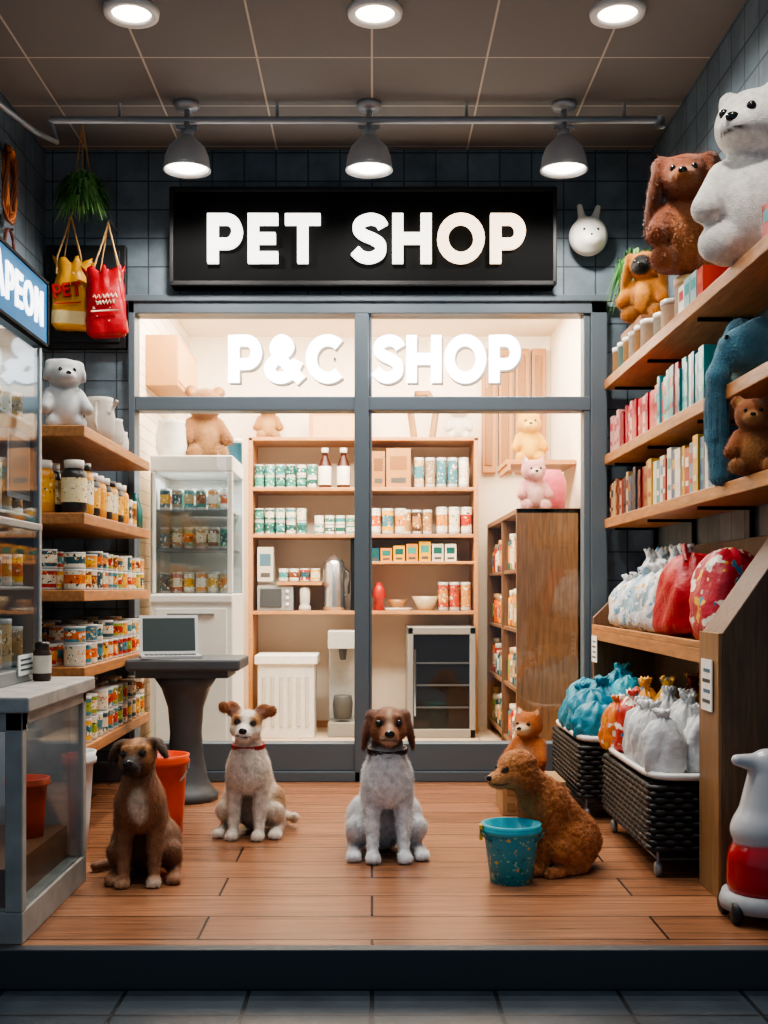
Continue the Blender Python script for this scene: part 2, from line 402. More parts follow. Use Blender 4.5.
def text(mb,s,T,H,width,depth,gap=.1,w=.22,mat=0,colf=None,shift=(0,0,0)):
    tot=sum(FONT[c][0]+gap for c in s)-gap; sx=width/tot; x=0
    for ci,c in enumerate(s):
        a,st=FONT[c]
        for qi,q in enumerate(st):
            mb.ribbon([((x+p[0])*1.0,p[1]) for p in q],w,depth/H,Matrix.Translation(shift)@T@Matrix.Diagonal((sx,H,H,1)),colf(ci) if colf else W,mat,c=='O',yo=-.006*qi)
        x+=a+gap
sg=empty('pet_shop_sign',(-.05,6.0,2.85))
sx0,sx1,sz0,sz1=-1.04,.948,2.572,3.073
m=MB(); m.box(sx0,sx1,5.93,6.05,sz0,sz1); build(m,'box',mBlackM,sg,bevel=.008)
m=MB()
for a,b in ((sz1-.02,sz1+.004),(sz0-.004,sz0+.02)): m.box(sx0,sx1,5.915,5.945,a,b)
m.box(sx0-.004,sx0+.018,5.915,5.945,sz0,sz1); m.box(sx1-.018,sx1+.004,5.915,5.945,sz0,sz1)
build(m,'rim',M('sign_rim','#1b1c1f',.5,metal=.2),sg,bevel=.004)
m=MB(); cols=[hx('#fffaf2')]*5+[hx('#fff4e2')]+[hx('#ffdfba')]*2
mLet=M('lit_letter_face',None,.5,emit=3.6,base='#444444')
text(m,'PET SHOP',Matrix.Translation((-.846,5.895,2.681)),.2515,1.63,.035,.12,.215,colf=lambda i:cols[i])
build(m,'letters',mLet,sg)
ws=empty('window_lettering',(0,5.99,2.2))
T1=Matrix.Translation((-.745,5.965,2.079)); T2=Matrix.Translation((.005,5.965,2.079))
m=MB(); text(m,'P&C',T1,.244,.6,.02,.07,.235); text(m,'SHOP',T2,.244,.76,.02,.09,.235)
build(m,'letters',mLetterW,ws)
m=MB(); text(m,'P&C',T1,.244,.6,.02,.07,.25,shift=(.009,.024,-.009)); text(m,'SHOP',T2,.244,.76,.02,.09,.25,shift=(.009,.024,-.009))  # grey copy set right and down imitates the letters' drop shadow
build(m,'letter_drop_shadow',mLetterShadow,ws)
m=MB()
for x in (-.69,-.2,.1,.6): m.box(x,x+.012,6.0,6.055,2.2,2.212)
build(m,'standoffs',mChrome,ws)
# ---------------------------------------------------------------- ceiling lights
def lamp(name,loc,e,size,blend=.8,col=(1,.93,.84),rot=(0,0,0),typ='SPOT',r=.06,sy=None):
    l=bpy.data.lights.new(name,typ); l.energy=e; l.color=col
    if typ=='SPOT': l.spot_size=math.radians(size); l.spot_blend=blend; l.shadow_soft_size=r
    else: l.shape='RECTANGLE'; l.size=size; l.size_y=sy or size
    o=bpy.data.objects.new(name,l); o.location=loc; o.rotation_euler=rot; COL.objects.link(o); return o
def recess(x,y,e):
    r=empty('recessed_downlight',(x,y,CE))
    m=MB(); m.lathe([(.075,.0),(.08,-.02),(.108,-.022),(.112,-.0),(.112,.0)],(x,y,CE-.001),28,W,0); build(m,'ring',mWhite,r)
    m=MB(); m.lathe([(0,0),(.08,0)],(x,y,CE-.012),28); build(m,'lens',mLampE,r)
    l=lamp('bulb',(x,y,CE-.03),e,150,.9); l.parent=r; l.matrix_parent_inverse=r.matrix_basis.inverted()
for x in (-.96,.012,.98): recess(x,4.59,85)
for x in (-.96,.012,.98): recess(x,3.35,56)  # added row out of view, gives the dogs frontal fill
mPend=M('pendant_metal','#b4b8bc',.35,metal=.4)
def pendant(x):
    y=5.47; r=empty('pendant_lamp',(x,y,3.2))
    m=MB(); m.lathe([(0,3.314),(.058,3.314),(.06,3.3),(.05,3.285),(.0,3.28)],(x,y,0),20)
    m.lathe([(0,3.285),(.014,3.285),(.014,3.19),(.03,3.185),(.034,3.15),(.03,3.145)],(x,y,0),14)
    m.tube([(x-.05,y,3.2),(x+.05,y,3.2)],.012)
    m.lathe([(.0,3.16),(.034,3.158),(.05,3.14),(.085,3.105),(.104,3.06),(.11,3.01),(.114,2.996),(.108,2.994),(.102,3.01),(.096,3.05),(.07,3.1),(0,3.12)],(x,y,0),28)
    build(m,'shade',mPend,r)
    m=MB(); m.lathe([(0,0),(.07,.004),(.099,.02)],(x,y,3.0),28); build(m,'lens',mLampE,r)
    l=lamp('bulb',(x,y,2.985),66,168,.4); l.parent=r; l.matrix_parent_inverse=r.matrix_basis.inverted()
for x in (-.88,-.014,.913): pendant(x)
m=MB(); m.tube([(-1.53,5.47,3.235),(1.37,5.47,3.235)],.018); 
for x in (-1.2,-.45,.45,1.2): m.tube([(x,5.47,3.24),(x,5.47,3.314)],.008)
m.tube([(-1.53,5.47,3.235),(-1.5,5.47,3.13),(-1.55,5.3,3.11),(-1.66,4.8,3.11),(-1.69,4.3,3.11)],.013)
m.tube([(1.37,5.47,3.25),(1.37,5.47,3.2)],.025)
build(m,'ceiling_pipe_rail',M('rail_grey','#9aa1a7',.4,metal=.4))
# ---------------------------------------------------------------- item helpers
PT=[hx(c) for c in ('#d2600f','#e6ab1e','#e6d9bd','#b02a18','#3f7f8c','#7d3d16','#d98a32','#24505a','#d8ccb4','#8aa03a')]
PG=[hx(c) for c in ('#22786a','#dcd6c0','#3a9480','#1a5a52','#2f8a8f')]
PW=[hx(c) for c in ('#e6ddca','#c9a878','#b88f5c','#eee8da','#9a8468')]
SIL=hx('#b9b7b2')
def tin(m,x,y,z,r,hh,pal,seg=14):
    a,b=random.choice(pal),random.choice(pal)
    m.lathe([(0,0),(r*.97,0),(r,.06*hh),(r*.98,.12*hh)],(x,y,z),seg,SIL,0)
    m.lathe([(r*.98,.12*hh),(r*.98,.3*hh),(r*.98,.72*hh),(r*.98,.9*hh)],(x,y,z),seg,lambda i,j:a if i!=1 else b,1)
    m.lathe([(r*.98,.9*hh),(r,hh),(r*.9,hh),(0,hh*.975)],(x,y,z),seg,SIL,0)
def jar(m,x,y,z,r,hh,cont,label,lid,seg=16):
    m.lathe([(0,0),(r*.9,0),(r,.05*hh),(r,.2*hh)],(x,y,z),seg,cont,0)
    m.lathe([(r*1.01,.2*hh),(r*1.01,.65*hh)],(x,y,z),seg,label,1)
    m.lathe([(r,.65*hh),(r*.95,.76*hh),(r*.7,.83*hh),(r*.78,.84*hh),(r*.78,.98*hh),(0,hh)],(x,y,z),seg,lambda i,j:lid if i>=2 else cont,0)
def pbox(m,x0,x1,y0,y1,z0,z1,col,lab,side='x',mat=0):
    m.box(x0,x1,y0,y1,z0,z1,col,mat); e=.0012; dz=(z1-z0)
    if side=='x': m.box(x0-e,x0+.004,y0+(y1-y0)*.15,y1-(y1-y0)*.15,z0+dz*.45,z0+dz*.8,lab,mat)
    else: m.box(x0+(x1-x0)*.15,x1-(x1-x0)*.15,y0-e,y0+.004,z0+dz*.45,z0+dz*.8,lab,mat); m.box(x0+(x1-x0)*.2,x1-(x1-x0)*.2,y0-e,y0+.004,z0+dz*.12,z0+dz*.25,hx('#55504a'),mat)
def sack(m,x,y,z,w,d,hh,c1,rz=0,kind='tied',mat=0,tilt=(0,0)):
    if kind=='tied': pr=[(0,.0),(.8,0),(.98,.05),(1.03,.14),(1.03,.24),(1.0,.34),(.97,.44),(.92,.54),(.84,.63),(.72,.71),(.56,.78),(.38,.83),(.26,.86),(.25,.88),(.33,.92),(.4,.97),(.3,.975),(.15,.95),(.0,.93)]
    else: pr=[(0,0),(.85,0),(1,.05),(1.03,.13),(1.04,.22),(1.04,.32),(1.02,.43),(.98,.55),(.93,.65),(.86,.75),(.74,.84),(.58,.91),(.38,.96),(.2,.985),(0,1)]
    T=Matrix.Rotation(tilt[0],3,'X')@Matrix.Rotation(tilt[1],3,'Y')@Matrix.Rotation(rz,3,'Z')@Matrix.Diagonal((w/2,d/2,1))
    m.lathe([(r,q*hh) for r,q in pr],(x,y,z),48,c1,mat,T=T,wob=.045,pw=3.2,pleat=.13 if kind=='tied' else .06)
def bucket(m,x,y,z,r0,r1,hh,cf,rim,hcol=None,hang=.35):
    m.lathe([(0,0),(r0,0),(r0+(r1-r0)*.3,.3*hh),(r0+(r1-r0)*.6,.6*hh),(r0+(r1-r0)*.88,.88*hh),(r1+.008,.885*hh),(r1+.01,.93*hh),(r1+.004,.95*hh),(r1+.009,hh),(r1-.004,hh),(r0-.004,.03),(0,.03)],(x,y,z),36,
        lambda i,j: rim if i in (4,5,6,7,8) else cf)
    if hcol:
        pts=[(x+(r1+.012)*math.cos(a),y-.03-.25*r1*math.sin(a),z+hh*.92-math.sin(a)*hang*hh) for a in [math.pi*i/16 for i in range(17)]]
        m.tube(pts,.0035,hcol)
TM=[mColG,mPrint]; TC=[mColG,mPrintC]
# ================================================================= LEFT: counter & cabinet
ct=empty('glass_display_counter',(-1.35,3.6,0))
m=MB(); m.box(-1.69,-.96,3.215,3.99,.655,.7); build(m,'top',mStone,ct,bevel=.006)
m=MB()
m.box(-1.69,-.985,3.24,3.965,0,.09); m.box(-1.69,-.985,3.24,3.29,.6,.655); m.box(-1.035,-.985,3.24,3.965,.615,.655)
for x in (-1.035,-1.69):
    for y in (3.24,3.925): m.box(x,x+.05,y,y+.04,.09,.655)
m.box(-1.69,-1.0,3.93,3.965,.09,.655)
build(m,'frame',M('counter_grey','#96958f',.5,var=.15,vscale=12),ct,bevel=.004)
m=MB(); m.box(-1.0,-.994,3.28,3.925,.09,.615); m.box(-1.64,-1.035,3.25,3.256,.09,.6); build(m,'panes',mGlassC,ct)
m=MB(); m.box(-1.64,-1.04,3.29,3.92,.09,.2); build(m,'inner_deck',M('deck_wood','#7a5238',.4,var=.2),ct)
R0=hx('#c4411f')
m=MB(); bucket(m,-1.12,3.74,.2,.05,.064,.19,R0,hx('#d9552c')); build(m,'red_pot',mCol)
m=MB(); bucket(m,-1.3,3.66,.2,.05,.06,.22,R0,hx('#d9552c')); build(m,'red_pot',mCol)
l=lamp('inside_light',(-1.34,3.6,.61),1.2,.5,typ='AREA',sy=.5,col=(.95,.97,1)); l.parent=ct; l.matrix_parent_inverse=ct.matrix_basis.inverted()  # unseen area lamp added to brighten the inside of the counter
cb=empty('glass_showcase_cabinet',(-1.4,3.6,.7))
m=MB()
m.box(-1.69,-1.13,3.28,3.94,.7,.745); m.box(-1.69,-1.13,3.28,3.94,1.83,2.05)
for x in (-1.155,-1.69):
    for y in (3.28,3.91): m.box(x,x+.025,y,y+.03,.745,1.83)
m.box(-1.69,-1.14,3.92,3.94,.745,1.83)
m.box(-1.69,-1.67,3.3,3.92,.745,1.83)
for z in (1.0,1.24,1.55): m.box(-1.66,-1.145,3.31,3.9,z,z+.012)
m.box(-1.16,-1.128,3.28,3.94,1.2,1.225)
build(m,'frame',M('cabinet_metal','#8d9497',.4,metal=.3),cb,bevel=.004)
m=MB(); m.box(-1.14,-1.135,3.31,3.91,.745,1.83); m.box(-1.66,-1.16,3.285,3.29,.745,1.83); build(m,'panes',mGlassC,cb)
l=lamp('inside_light',(-1.4,3.6,1.82),4,.45,typ='AREA',sy=.5,col=(.85,.95,1)); l.parent=cb; l.matrix_parent_inverse=cb.matrix_basis.inverted()  # unseen lamp added under the cabinet top to lighten its interior
m=MB(); m.box(-1.132,-1.112,3.27,3.945,1.84,2.045); build(m,'sign_panel',mSignB,cb,bevel=.003)
m=MB(); m.box(-1.13,-1.108,3.265,3.95,2.045,2.055);m.box(-1.13,-1.108,3.265,3.95,1.83,1.84); m.box(-1.13,-1.108,3.935,3.95,1.83,2.05); build(m,'sign_trim',mBlackM,cb)
m=MB(); T=Matrix.Translation((-1.105,3.37,1.885))@Matrix.Rotation(math.pi/2,4,'Z'); text(m,'APEON',T,.115,.5,.006,.14,.17); build(m,'sign_text',mSignW,cb)
m=MB()
for z,pp,hh in ((1.253,PW,.16),(1.013,PT,.12),(.75,PW,.17),(1.563,PW,.1)):
    for yy in (3.4,3.5,3.6,3.7,3.82):
        for xx in (-1.2,-1.33): tin(m,xx,yy,z,.04,hh*random.uniform(.7,1),pp)
build(m,'stacked_cans',TM)
m=MB(); m.box(-1.165,-1.16,3.66,3.9,1.3,1.52,hx('#7b868e')); m.box(-1.16,-1.158,3.68,3.88,1.32,1.5,hx('#3d474e')); 
build(m,'framed_notice',mCol)
m=MB(); m.box(-1.128,-1.124,3.66,3.87,.725,.79,hx('#e8ebe6')); 
for k in range(3): m.box(-1.124,-1.1225,3.68,3.85-.03*k,.74+.016*k,.746+.016*k,hx('#38505a'))
build(m,'price_label',mCol)
m=MB(); jar(m,-1.09,3.8,.7,.03,.13,hx('#3a2c24'),hx('#d8d2c4'),hx('#22201e'))
build(m,'sauce_bottle',[mColG,mColG])
# ================================================================= LEFT shelves
ls=empty('display_shelves',(-1.43,5.3,0))
m=MB()
LZ=[1.66,1.31,1.0,.69,.37]
for z in LZ: m.box(-1.715,-1.15,4.6,5.95,z-.045,z)
build(m,'boards',mWood,ls,bevel=.004)
m=MB()
for y in (4.75,5.3,5.85): m.box(-1.715,-1.7,y,y+.03,.0,1.75)
build(m,'standards',mGreyM,ls)
m=MB(); y=4.66
while y<5.9:
    for xx in (-1.205,-1.32,-1.44):
        tin(m,xx,y,1.0,.045,.085,PT); 
        if random.random()<.8: tin(m,xx,y,1.086,.045,.08*random.uniform(.8,1),PT)
        tin(m,xx,y,.69,.045,.09,PT); 
        if random.random()<.75: tin(m,xx,y,.781,.045,.085*random.uniform(.8,1),PT)
        tin(m,xx,y,.37,.045,.1,PT)
        if random.random()<.85: tin(m,xx,y,.471,.045,.09,PT)
    y+=.1
build(m,'canned_pet_food',TM)
m=MB(); y=4.67; i=0
JC=[(hx('#2a2522'),hx('#e9d8a8'),hx('#d8d2c5')),(hx('#d7902b'),hx('#e8a82a'),hx('#dcd8d0')),(hx('#2b2b30'),hx('#e0a63a'),hx('#c9c4ba')),(hx('#c98f2f'),hx('#e8e0c8'),hx('#2a2725'))]
while y<5.55:
    for xx in (-1.21,-1.34,-1.47):
        jar(m,xx,y,1.31,.052,.22 if i<5 else .19,*JC[i%4]); i+=1
    y+=.115
for y in (5.62,5.72): tin(m,-1.21,y,1.31,.04,.13,PT); tin(m,-1.33,y,1.31,.04,.13,PT)
build(m,'treat_jars',TM)
m=MB(); 
for y in (5.82,5.88): m.lathe([(0,0),(.028,0),(.028,.1),(.012,.15),(.012,.18),(0,.18)],(-1.2,y,1.31),14,hx('#1c6b68'))
build(m,'teal_bottles',mColG)
m=MB()
def pot(m,x,y,z,r,hh,c): m.lathe([(0,0),(r*.75,0),(r,.25*hh),(r*1.02,.6*hh),(r*.85,.9*hh),(r*.9,hh),(r*.82,hh),(r*.75,.85*hh),(0,.8*hh)],(x,y,z),24,c)
pot(m,-1.22,5.16,1.66,.065,.2,hx('#bdb8b0')); pot(m,-1.36,5.05,1.66,.06,.25,hx('#c8c2b8')); pot(m,-1.22,5.4,1.66,.055,.14,hx('#b7b4ae')); pot(m,-1.24,5.62,1.66,.05,.11,hx('#cac7c0'))
m.tube([(-1.22,5.16-.06,1.84),(-1.22,5.16-.085,1.8),(-1.22,5.16-.09,1.74),(-1.22,5.16-.065,1.71)],.008,hx('#cfcac2'))
m.tube([(-1.165,5.12,1.79),(-1.13,5.1,1.84)],.008,hx('#cfcac2'))
build(m,'ceramic_pots',mCol)
# ---------------------------------------------------------------- plush toys
def dk(c,f): return (c[0]*f,c[1]*f,c[2]*f,1)
def plush(name,loc,H,yaw,c1,c2=None,ear='bear',extra=None,mat=None,legs=1.0,thin=1.0,hy=0,fuzz=True,muz=1.0,hs=1.0):
    c1=hx(c1); c2=hx(c2) if c2 else c1
    R=Rm(0,0,hy)
    def hp(p): return tuple((R@np.array(p,np.float32)*hs)+np.array((0,-.03,.72)))
    pr=[E((0,0,.29),(.24*thin,.2*thin,.29),c1),E((0,-.07,.27),(.17*thin,.15*thin,.2),c2),
        E(hp((0,0,0)),(.22*hs,.2*hs,.2*hs),c1,R),E(hp((0,-.15-.02*muz,-.05)),(.1,.085*muz,.07),c2,R)]
    for s in (-1,1):
        pr+=[C((s*.17*thin,-.02,.47),(s*.26*thin,-.17,.27),.085,.075,c1)]
        pr+=[C((s*.13,-.05,.1),(s*(.15+.05*legs),-.05-.22*legs,.095),.1,.09,c1),E((s*(.15+.05*legs),-.05-.29*legs,.1),(.07,.03,.075),c2)]
        if ear=='bear': pr+=[E(hp((s*.18,0,.16)),(.08,.04,.08),c1,R),P(hp((s*.18,-.06,.16)),(.05,.04,.05),c2,soft=.02)]
        if ear=='long': pr+=[E(hp((s*.25,-.03,-.13)),(.055,.11,.3),dk(c1,.6),R@Rm(0,s*-9,0),k=.02),E(hp((s*.17,0,.12)),(.1,.08,.06),dk(c1,.7),R)]
        if ear=='flop': pr+=[E(hp((s*.215,-.02,.02)),(.04,.08,.12),c1,R@Rm(0,s*-14,0)),E(hp((s*.15,0,.13)),(.09,.07,.05),c1,R)]
        if ear=='cat': pr+=[C(hp((s*.13,0,.13)),hp((s*.18,0,.27)),.075,.015,c1),P(hp((s*.16,-.06,.2)),(.03,.04,.05),c2,soft=.02)]
        if ear=='small': pr+=[E(hp((s*.15,.0,.17)),(.055,.045,.06),c1,R)]
    if extra: pr+=extra(hp,R,c1,c2)
    ey=[]
    fwd=R@np.array((0,-1,0),np.float32)
    for s in (-1,1): ey.append((np.array(hp((s*.085,0,.035)))+fwd,-fwd,.026,mBlackG))
    ey.append((np.array(hp((0,0,-.02)))+fwd,-fwd,(.035,.022,.025),mBlackG))
    return figure(name,pr,loc,yaw,H,mat or mPlush,h=.022,k=.05,eyes=ey,colsoft=.02,fur=(9000,.032,.009,(0,.1,-.6),.6,.4) if fuzz else None)
plush('white_dog_figurine',(-1.285,4.8,1.66),.33,.45,'#a9adaf','#c2c5c7','flop',mat=mCol,fuzz=False,legs=.3,muz=1.3)
plush('white_bear_plush',(1.285,3.88,2.093),.65,-.4,'#e2ded6','#e9e5dd','small',thin=.84,legs=.35,muz=.9,hy=-22,fuzz=False,hs=.88,
  extra=lambda hp,R,c1,c2:[P(hp((0,-.26,-.1)),(.09,.14,.01),hx('#1a1614'),R,soft=.012)])
m=MB(); 
def can(m,x,y,z,r,hh,c,l): m.lathe([(0,0),(r,0),(r,.8*hh),(r*1.05,.8*hh),(r*1.05,.97*hh),(0,hh)],(x,y,z),24,lambda i,j:l if i>=2 else c)
can(m,1.33,4.72,2.093,.085,.19,hx('#dcd6cb'),hx('#c8a77c')); can(m,1.3,4.93,2.093,.06,.15,hx('#e4ded2'),hx('#b6b0a6')); can(m,1.3,5.08,2.093,.055,.13,hx('#b9cfd0'),hx('#e8e4da'))
for y in (5.2,5.32,5.44,5.56,5.68,5.8):
    can(m,1.265,y,2.093,.05,.13,random.choice([hx('#d8d4c8'),hx('#6fa5aa'),hx('#c9a06a')]),hx('#ece8de'))
build(m,'storage_canisters',mColG)
m=MB(); m.box(1.225,1.42,5.24,5.66,2.223,2.255,hx('#8a5c38')); build(m,'wooden_tray',mCol)
plush('long_eared_dog_plush',(1.28,4.7,2.285),.54,-.2,'#7e4020','#9a6038','long',legs=.4,hy=-8,thin=.85,muz=1.3,hs=.9)
plush('puppy_plush',(1.29,5.42,2.255),.37,-.5,'#cc7f22','#1c1512','long',legs=.5,hs=.92,extra=lambda hp,R,c1,c2:[P(hp((0,-.2,-.02)),(.15,.14,.14),hx('#15100d'),R,soft=.03),P((0,-.1,.3),(.1,.3,.2),hx('#d99238'),soft=.03)])
plush('teddy_bear',(1.235,3.72,1.37),.27,-.35,'#9a5626','#c08a52','bear',legs=.8)
m=MB(); m.box(.58,.86,5.1,5.4,0,.15,hx('#a9855c')); m.box(.6,.84,5.095,5.1,.02,.06,hx('#8a6844')); m.box(.6,.84,5.095,5.1,.09,.13,hx('#8a6844')); build(m,'wooden_crate',mCol,bevel=.004)
plush('fox_plush',(.715,5.22,.15),.33,-.6,'#b8662a','#e2c49c','cat',muz=1.6,legs=.5,hs=.9)
B0=hx('#4b7c90')
pr=[E((0.02,.02,.1),(.1,.13,.1),B0),E((-.05,-.05,.13),(.075,.08,.08),B0),C((-.1,-.06,.13),(-.145,-.06,.03),.045,.035,B0),C((-.145,-.06,.03),(-.15,-.05,-.17),.034,.03,B0),C((-.15,-.05,-.17),(-.135,-.05,-.31),.03,.036,B0),
    E((-.01,-.1,.15),(.07,.02,.08),hx('#6390a2')),E((-.03,.05,.19),(.06,.03,.07),hx('#6390a2'))]
figure('elephant_plush',pr,(1.335,4.02,1.703),0,1,mPlush,h=.008,k=.03,eyes=[((-.5,-.09,.16),(1,0,0),.009,mBlackG)],fur=(9000,.008,.003,(0,.1,-1),.6,.4))
c1=hx('#ece9e2')
pr=[E((0,0,0),(.1,.085,.1),c1),E((0,-.06,-.03),(.05,.035,.035),c1),C((-.03,0,.08),(-.045,0,.155),.022,.014,c1),C((.03,0,.08),(.05,0,.15),.022,.014,c1)]
figure('bunny_wall_lamp',pr,(1.12,5.955,2.83),0,1,M('bunny_white',None,.5),h=.006,k=.02,eyes=[((-.035,-1,.015),(0,1,0),.007,mBlackG),((.035,-1,.015),(0,1,0),.007,mBlackG),((0,-1,-.015),(0,1,0),.006,mBlackG)])
# ================================================================= hanging goods upper left
m=MB(); m.box(-1.7,-1.285,6.0,6.048,2.26,2.8,hx('#0f1317')); m.box(-1.67,-1.315,5.99,6.0,2.29,2.77,hx('#13181d')); build(m,'pin_board',mCol,bevel=.004)
def hangbag(name,x,y,z0,w,hh,c1,topz,tilt,txt,tc,bandc):
    r=empty(name,(x,y,z0)); m=MB()
    pr=[(0,0),(.82,.0),(1,.06),(1.0,.25),(.97,.5),(.92,.7),(.84,.8),(.86,.86),(.95,.95),(.96,1.0),(.86,.98),(.7,.8),(0,.6)]
    T=Matrix.Rotation(tilt,3,'Y')@Matrix.Diagonal((w/2,.05,1))
    m.lathe([(a,b*hh) for a,b in pr],(x,y,z0),44,lambda i,j:bandc if i==2 else c1,0,T=T,wob=.05,pw=3,pleat=.22)
    build(m,'pouch',mSnack,r,crumple=(.05,.012))
    m=MB()
    if txt: text(m,txt,Matrix.Translation((x-w*.36,y-.07,z0+hh*.42))@Matrix.Rotation(-.12,4,'Y'),.07,w*.72,.02,.1,.2,colf=lambda i:tc)
    else:
        for q,(zz,ww) in enumerate(((.55,.3),(.46,.24))): m.tube([(x-w*ww+2*w*ww*i/24,y-.064,z0+hh*zz+.012*math.sin(i*1.5+q)+.01*i/24) for i in range(25)],.0035,tc)
    m.tube([(x-w*.36,y-.062,z0+hh*.34),(x+w*.34,y-.062,z0+hh*.36)],.004,tc)
    build(m,'lettering',mCol,r)
    m=MB()
    for s in (-1,1):
        m.tube([(x+s*w*.33,y-.03,z0+hh*.8),(x+s*w*.3,y-.035,z0+hh*1.05),(x+s*w*.12,y-.01,z0+hh+(topz-z0-hh)*.6),(x,y,topz)],.005,hx('#c9a06a'))
        m.tube([(x+s*w*.25,y+.03,z0+hh*.8),(x+s*w*.22,y+.03,z0+hh*1.05),(x,y,topz)],.004,hx('#c9a06a'))
    m.tube([(x,y,topz),(x,y+.02,topz+.02),(x,6.05,topz+.02)],.004,hx('#777777'))
    build(m,'cords',mCol,r)
hangbag('yellow_treat_bag',-1.55,5.92,2.34,.2,.35,hx('#dfa022'),2.93,.06,'PET',hx('#b0201a'),hx('#e8d59a'))
hangbag('red_treat_bag',-1.335,5.82,2.28,.2,.34,hx('#ae0f1e'),2.86,-.06,None,hx('#f0d8c0'),hx('#ae0f1e'))
def foliage(x,y,z,r,n,ln,droop=1.0):
    m=MB()
    for i in range(n):
        a=random.random()*6.28; e=random.uniform(-.5,1.2); l=ln*random.uniform(.5,1.1)
        d=Vector((math.cos(a)*math.cos(e),math.sin(a)*math.cos(e)*.6,math.sin(e)))
        p0=Vector((x,y,z))+d*r*.3; p1=p0+d*l*.5; p2=p1+d*l*.3+Vector((0,0,-l*.5*droop))
        s=d.cross(Vector((0,0,1))).normalized()*.007
        c=random.choice([hx('#4f8a45'),hx('#6aa554'),hx('#3b6a36'),hx('#86b86a')])
        for q in (p0,p1,p2): q.y=min(q.y,6.035); q.x=min(q.x,1.46)
        m.add([p0-s*.5,p0+s*.5,p1+s,p1-s,p2],[(0,1,2,3),(3,2,4)],c)
    return m
m=foliage(-1.44,5.72,2.98,.08,700,.17)
m.lathe([(0,0),(.04,0),(.055,.07),(.05,.07),(0,.05)],(-1.44,5.72,2.92),14,hx('#3a3128'))
for s in (-1,0,1): m.tube([(-1.44+s*.05,5.72,2.98),(-1.44,5.72,3.313)],.004,hx('#a8834f'))
build(m,'hanging_plant',mLeaf)
m=foliage(1.36,5.85,2.62,.08,520,.2,1.6)
m.lathe([(0,0),(.05,0),(.07,.1),(.06,.1),(0,.08)],(1.36,5.85,2.5),16,hx('#4a3a2c')); m.box(1.35,1.37,5.85,6.05,2.52,2.54,hx('#333333'))
build(m,'hanging_plant',mLeaf)
m=MB()
for k in range(7):
    rr=.1+.006*k; m.tube([(-1.68+.012*math.sin(a*3+k),5.33+rr*.55*math.cos(a),2.88+rr*1.35*math.sin(a)) for a in [2*math.pi*i/28 for i in range(28)]],.007,random.choice([hx('#a8551c'),hx('#c46f2a'),hx('#7c3c14')]),0,6,True)
m.tube([(-1.72,5.33,3.04),(-1.66,5.33,3.04)],.006,hx('#777777'))
m.tube([(-1.69,5.36+.07*math.cos(a),2.58+.1*math.sin(a)) for a in [2*math.pi*i/24 for i in range(24)]],.008,hx('#5a1a14'),0,6,True); m.tube([(-1.72,5.36,2.68),(-1.67,5.36,2.68)],.006,hx('#777777'))
build(m,'dog_leashes',mCol)
# ================================================================= table + laptop + buckets
tb=empty('pedestal_table',(-.9,5.5,0))
m=MB(); m.box(-1.14,-.61,5.3,5.7,.625,.68); build(m,'top',mTable,tb,bevel=.012)
m=MB(); m.box(-1.1,-.67,5.34,5.66,.59,.625)
m.lathe([(0,0),(.155,0),(.155,.03),(.13,.05),(.105,.1),(.085,.2),(.075,.32),(.085,.44),(.115,.53),(.16,.6),(0,.6)],(-.89,5.5,0),32); build(m,'pedestal',mTable,tb)
lp=empty('laptop',(-.95,5.46,.68))
T=Matrix.Translation((-.95,5.43,.681))@Matrix.Rotation(math.radians(14),4,'Z')
m=MB(); m.box(-.14,.14,-.1,.1,0,.012,hx('#aeb3b6'),0,T); 
for r_ in range(4):
    for c_ in range(11): m.box(-.12+c_*.022,-.102+c_*.022,-.02+r_*.026,.0+r_*.026,.012,.014,hx('#2a2d30'),0,T)
m.box(-.03,.03,-.085,-.04,.012,.0125,hx('#777c80'),0,T)
T2=T@Matrix.Translation((0,.1,.012))@Matrix.Rotation(math.radians(-14),4,'X')
m.box(-.14,.14,0,.008,0,.19,hx('#c9ced0'),0,T2); m.box(-.125,.125,-.0012,.002,.014,.176,hx('#3f4848'),0,T2)
build(m,'shell',M('laptop_shell',None,.3,metal=.1),lp,bevel=.0015)
m=MB(); OR=hx('#cf3d12')
bucket(m,-.845,4.66,0,.075,.097,.335,OR,hx('#dd4d20'),hx('#b8b8b8'),.3); build(m,'orange_bucket',mColG)
m=MB(); bucket(m,-1.17,4.42,0,.075,.1,.38,hx('#cfd2d2'),hx('#dcdfdf')); build(m,'white_bin',mColG)
m=MB(); TE=hx('#2a9db4')
m.lathe([(0,0),(.072,0),(.094,.17)],(.478,3.95,0),44,TE)
m.lathe([(.094,.17),(.104,.172),(.106,.185),(.1,.19),(.104,.2),(.092,.2),(.07,.02),(0,.02)],(.478,3.95,0),44,hx('#3fb4c6'),1)
m.tube([(.478+.108*math.cos(a),3.91-.02*math.sin(a),.185-.05*math.sin(a)) for a in [math.pi*i/16 for i in range(-0,17)]],.0035,hx('#2a6a72'),1)
m.box(.366,.376,3.91,3.94,.15,.2,hx('#d9b23c'),1)
build(m,'floral_bucket',[mBucket,mColG])
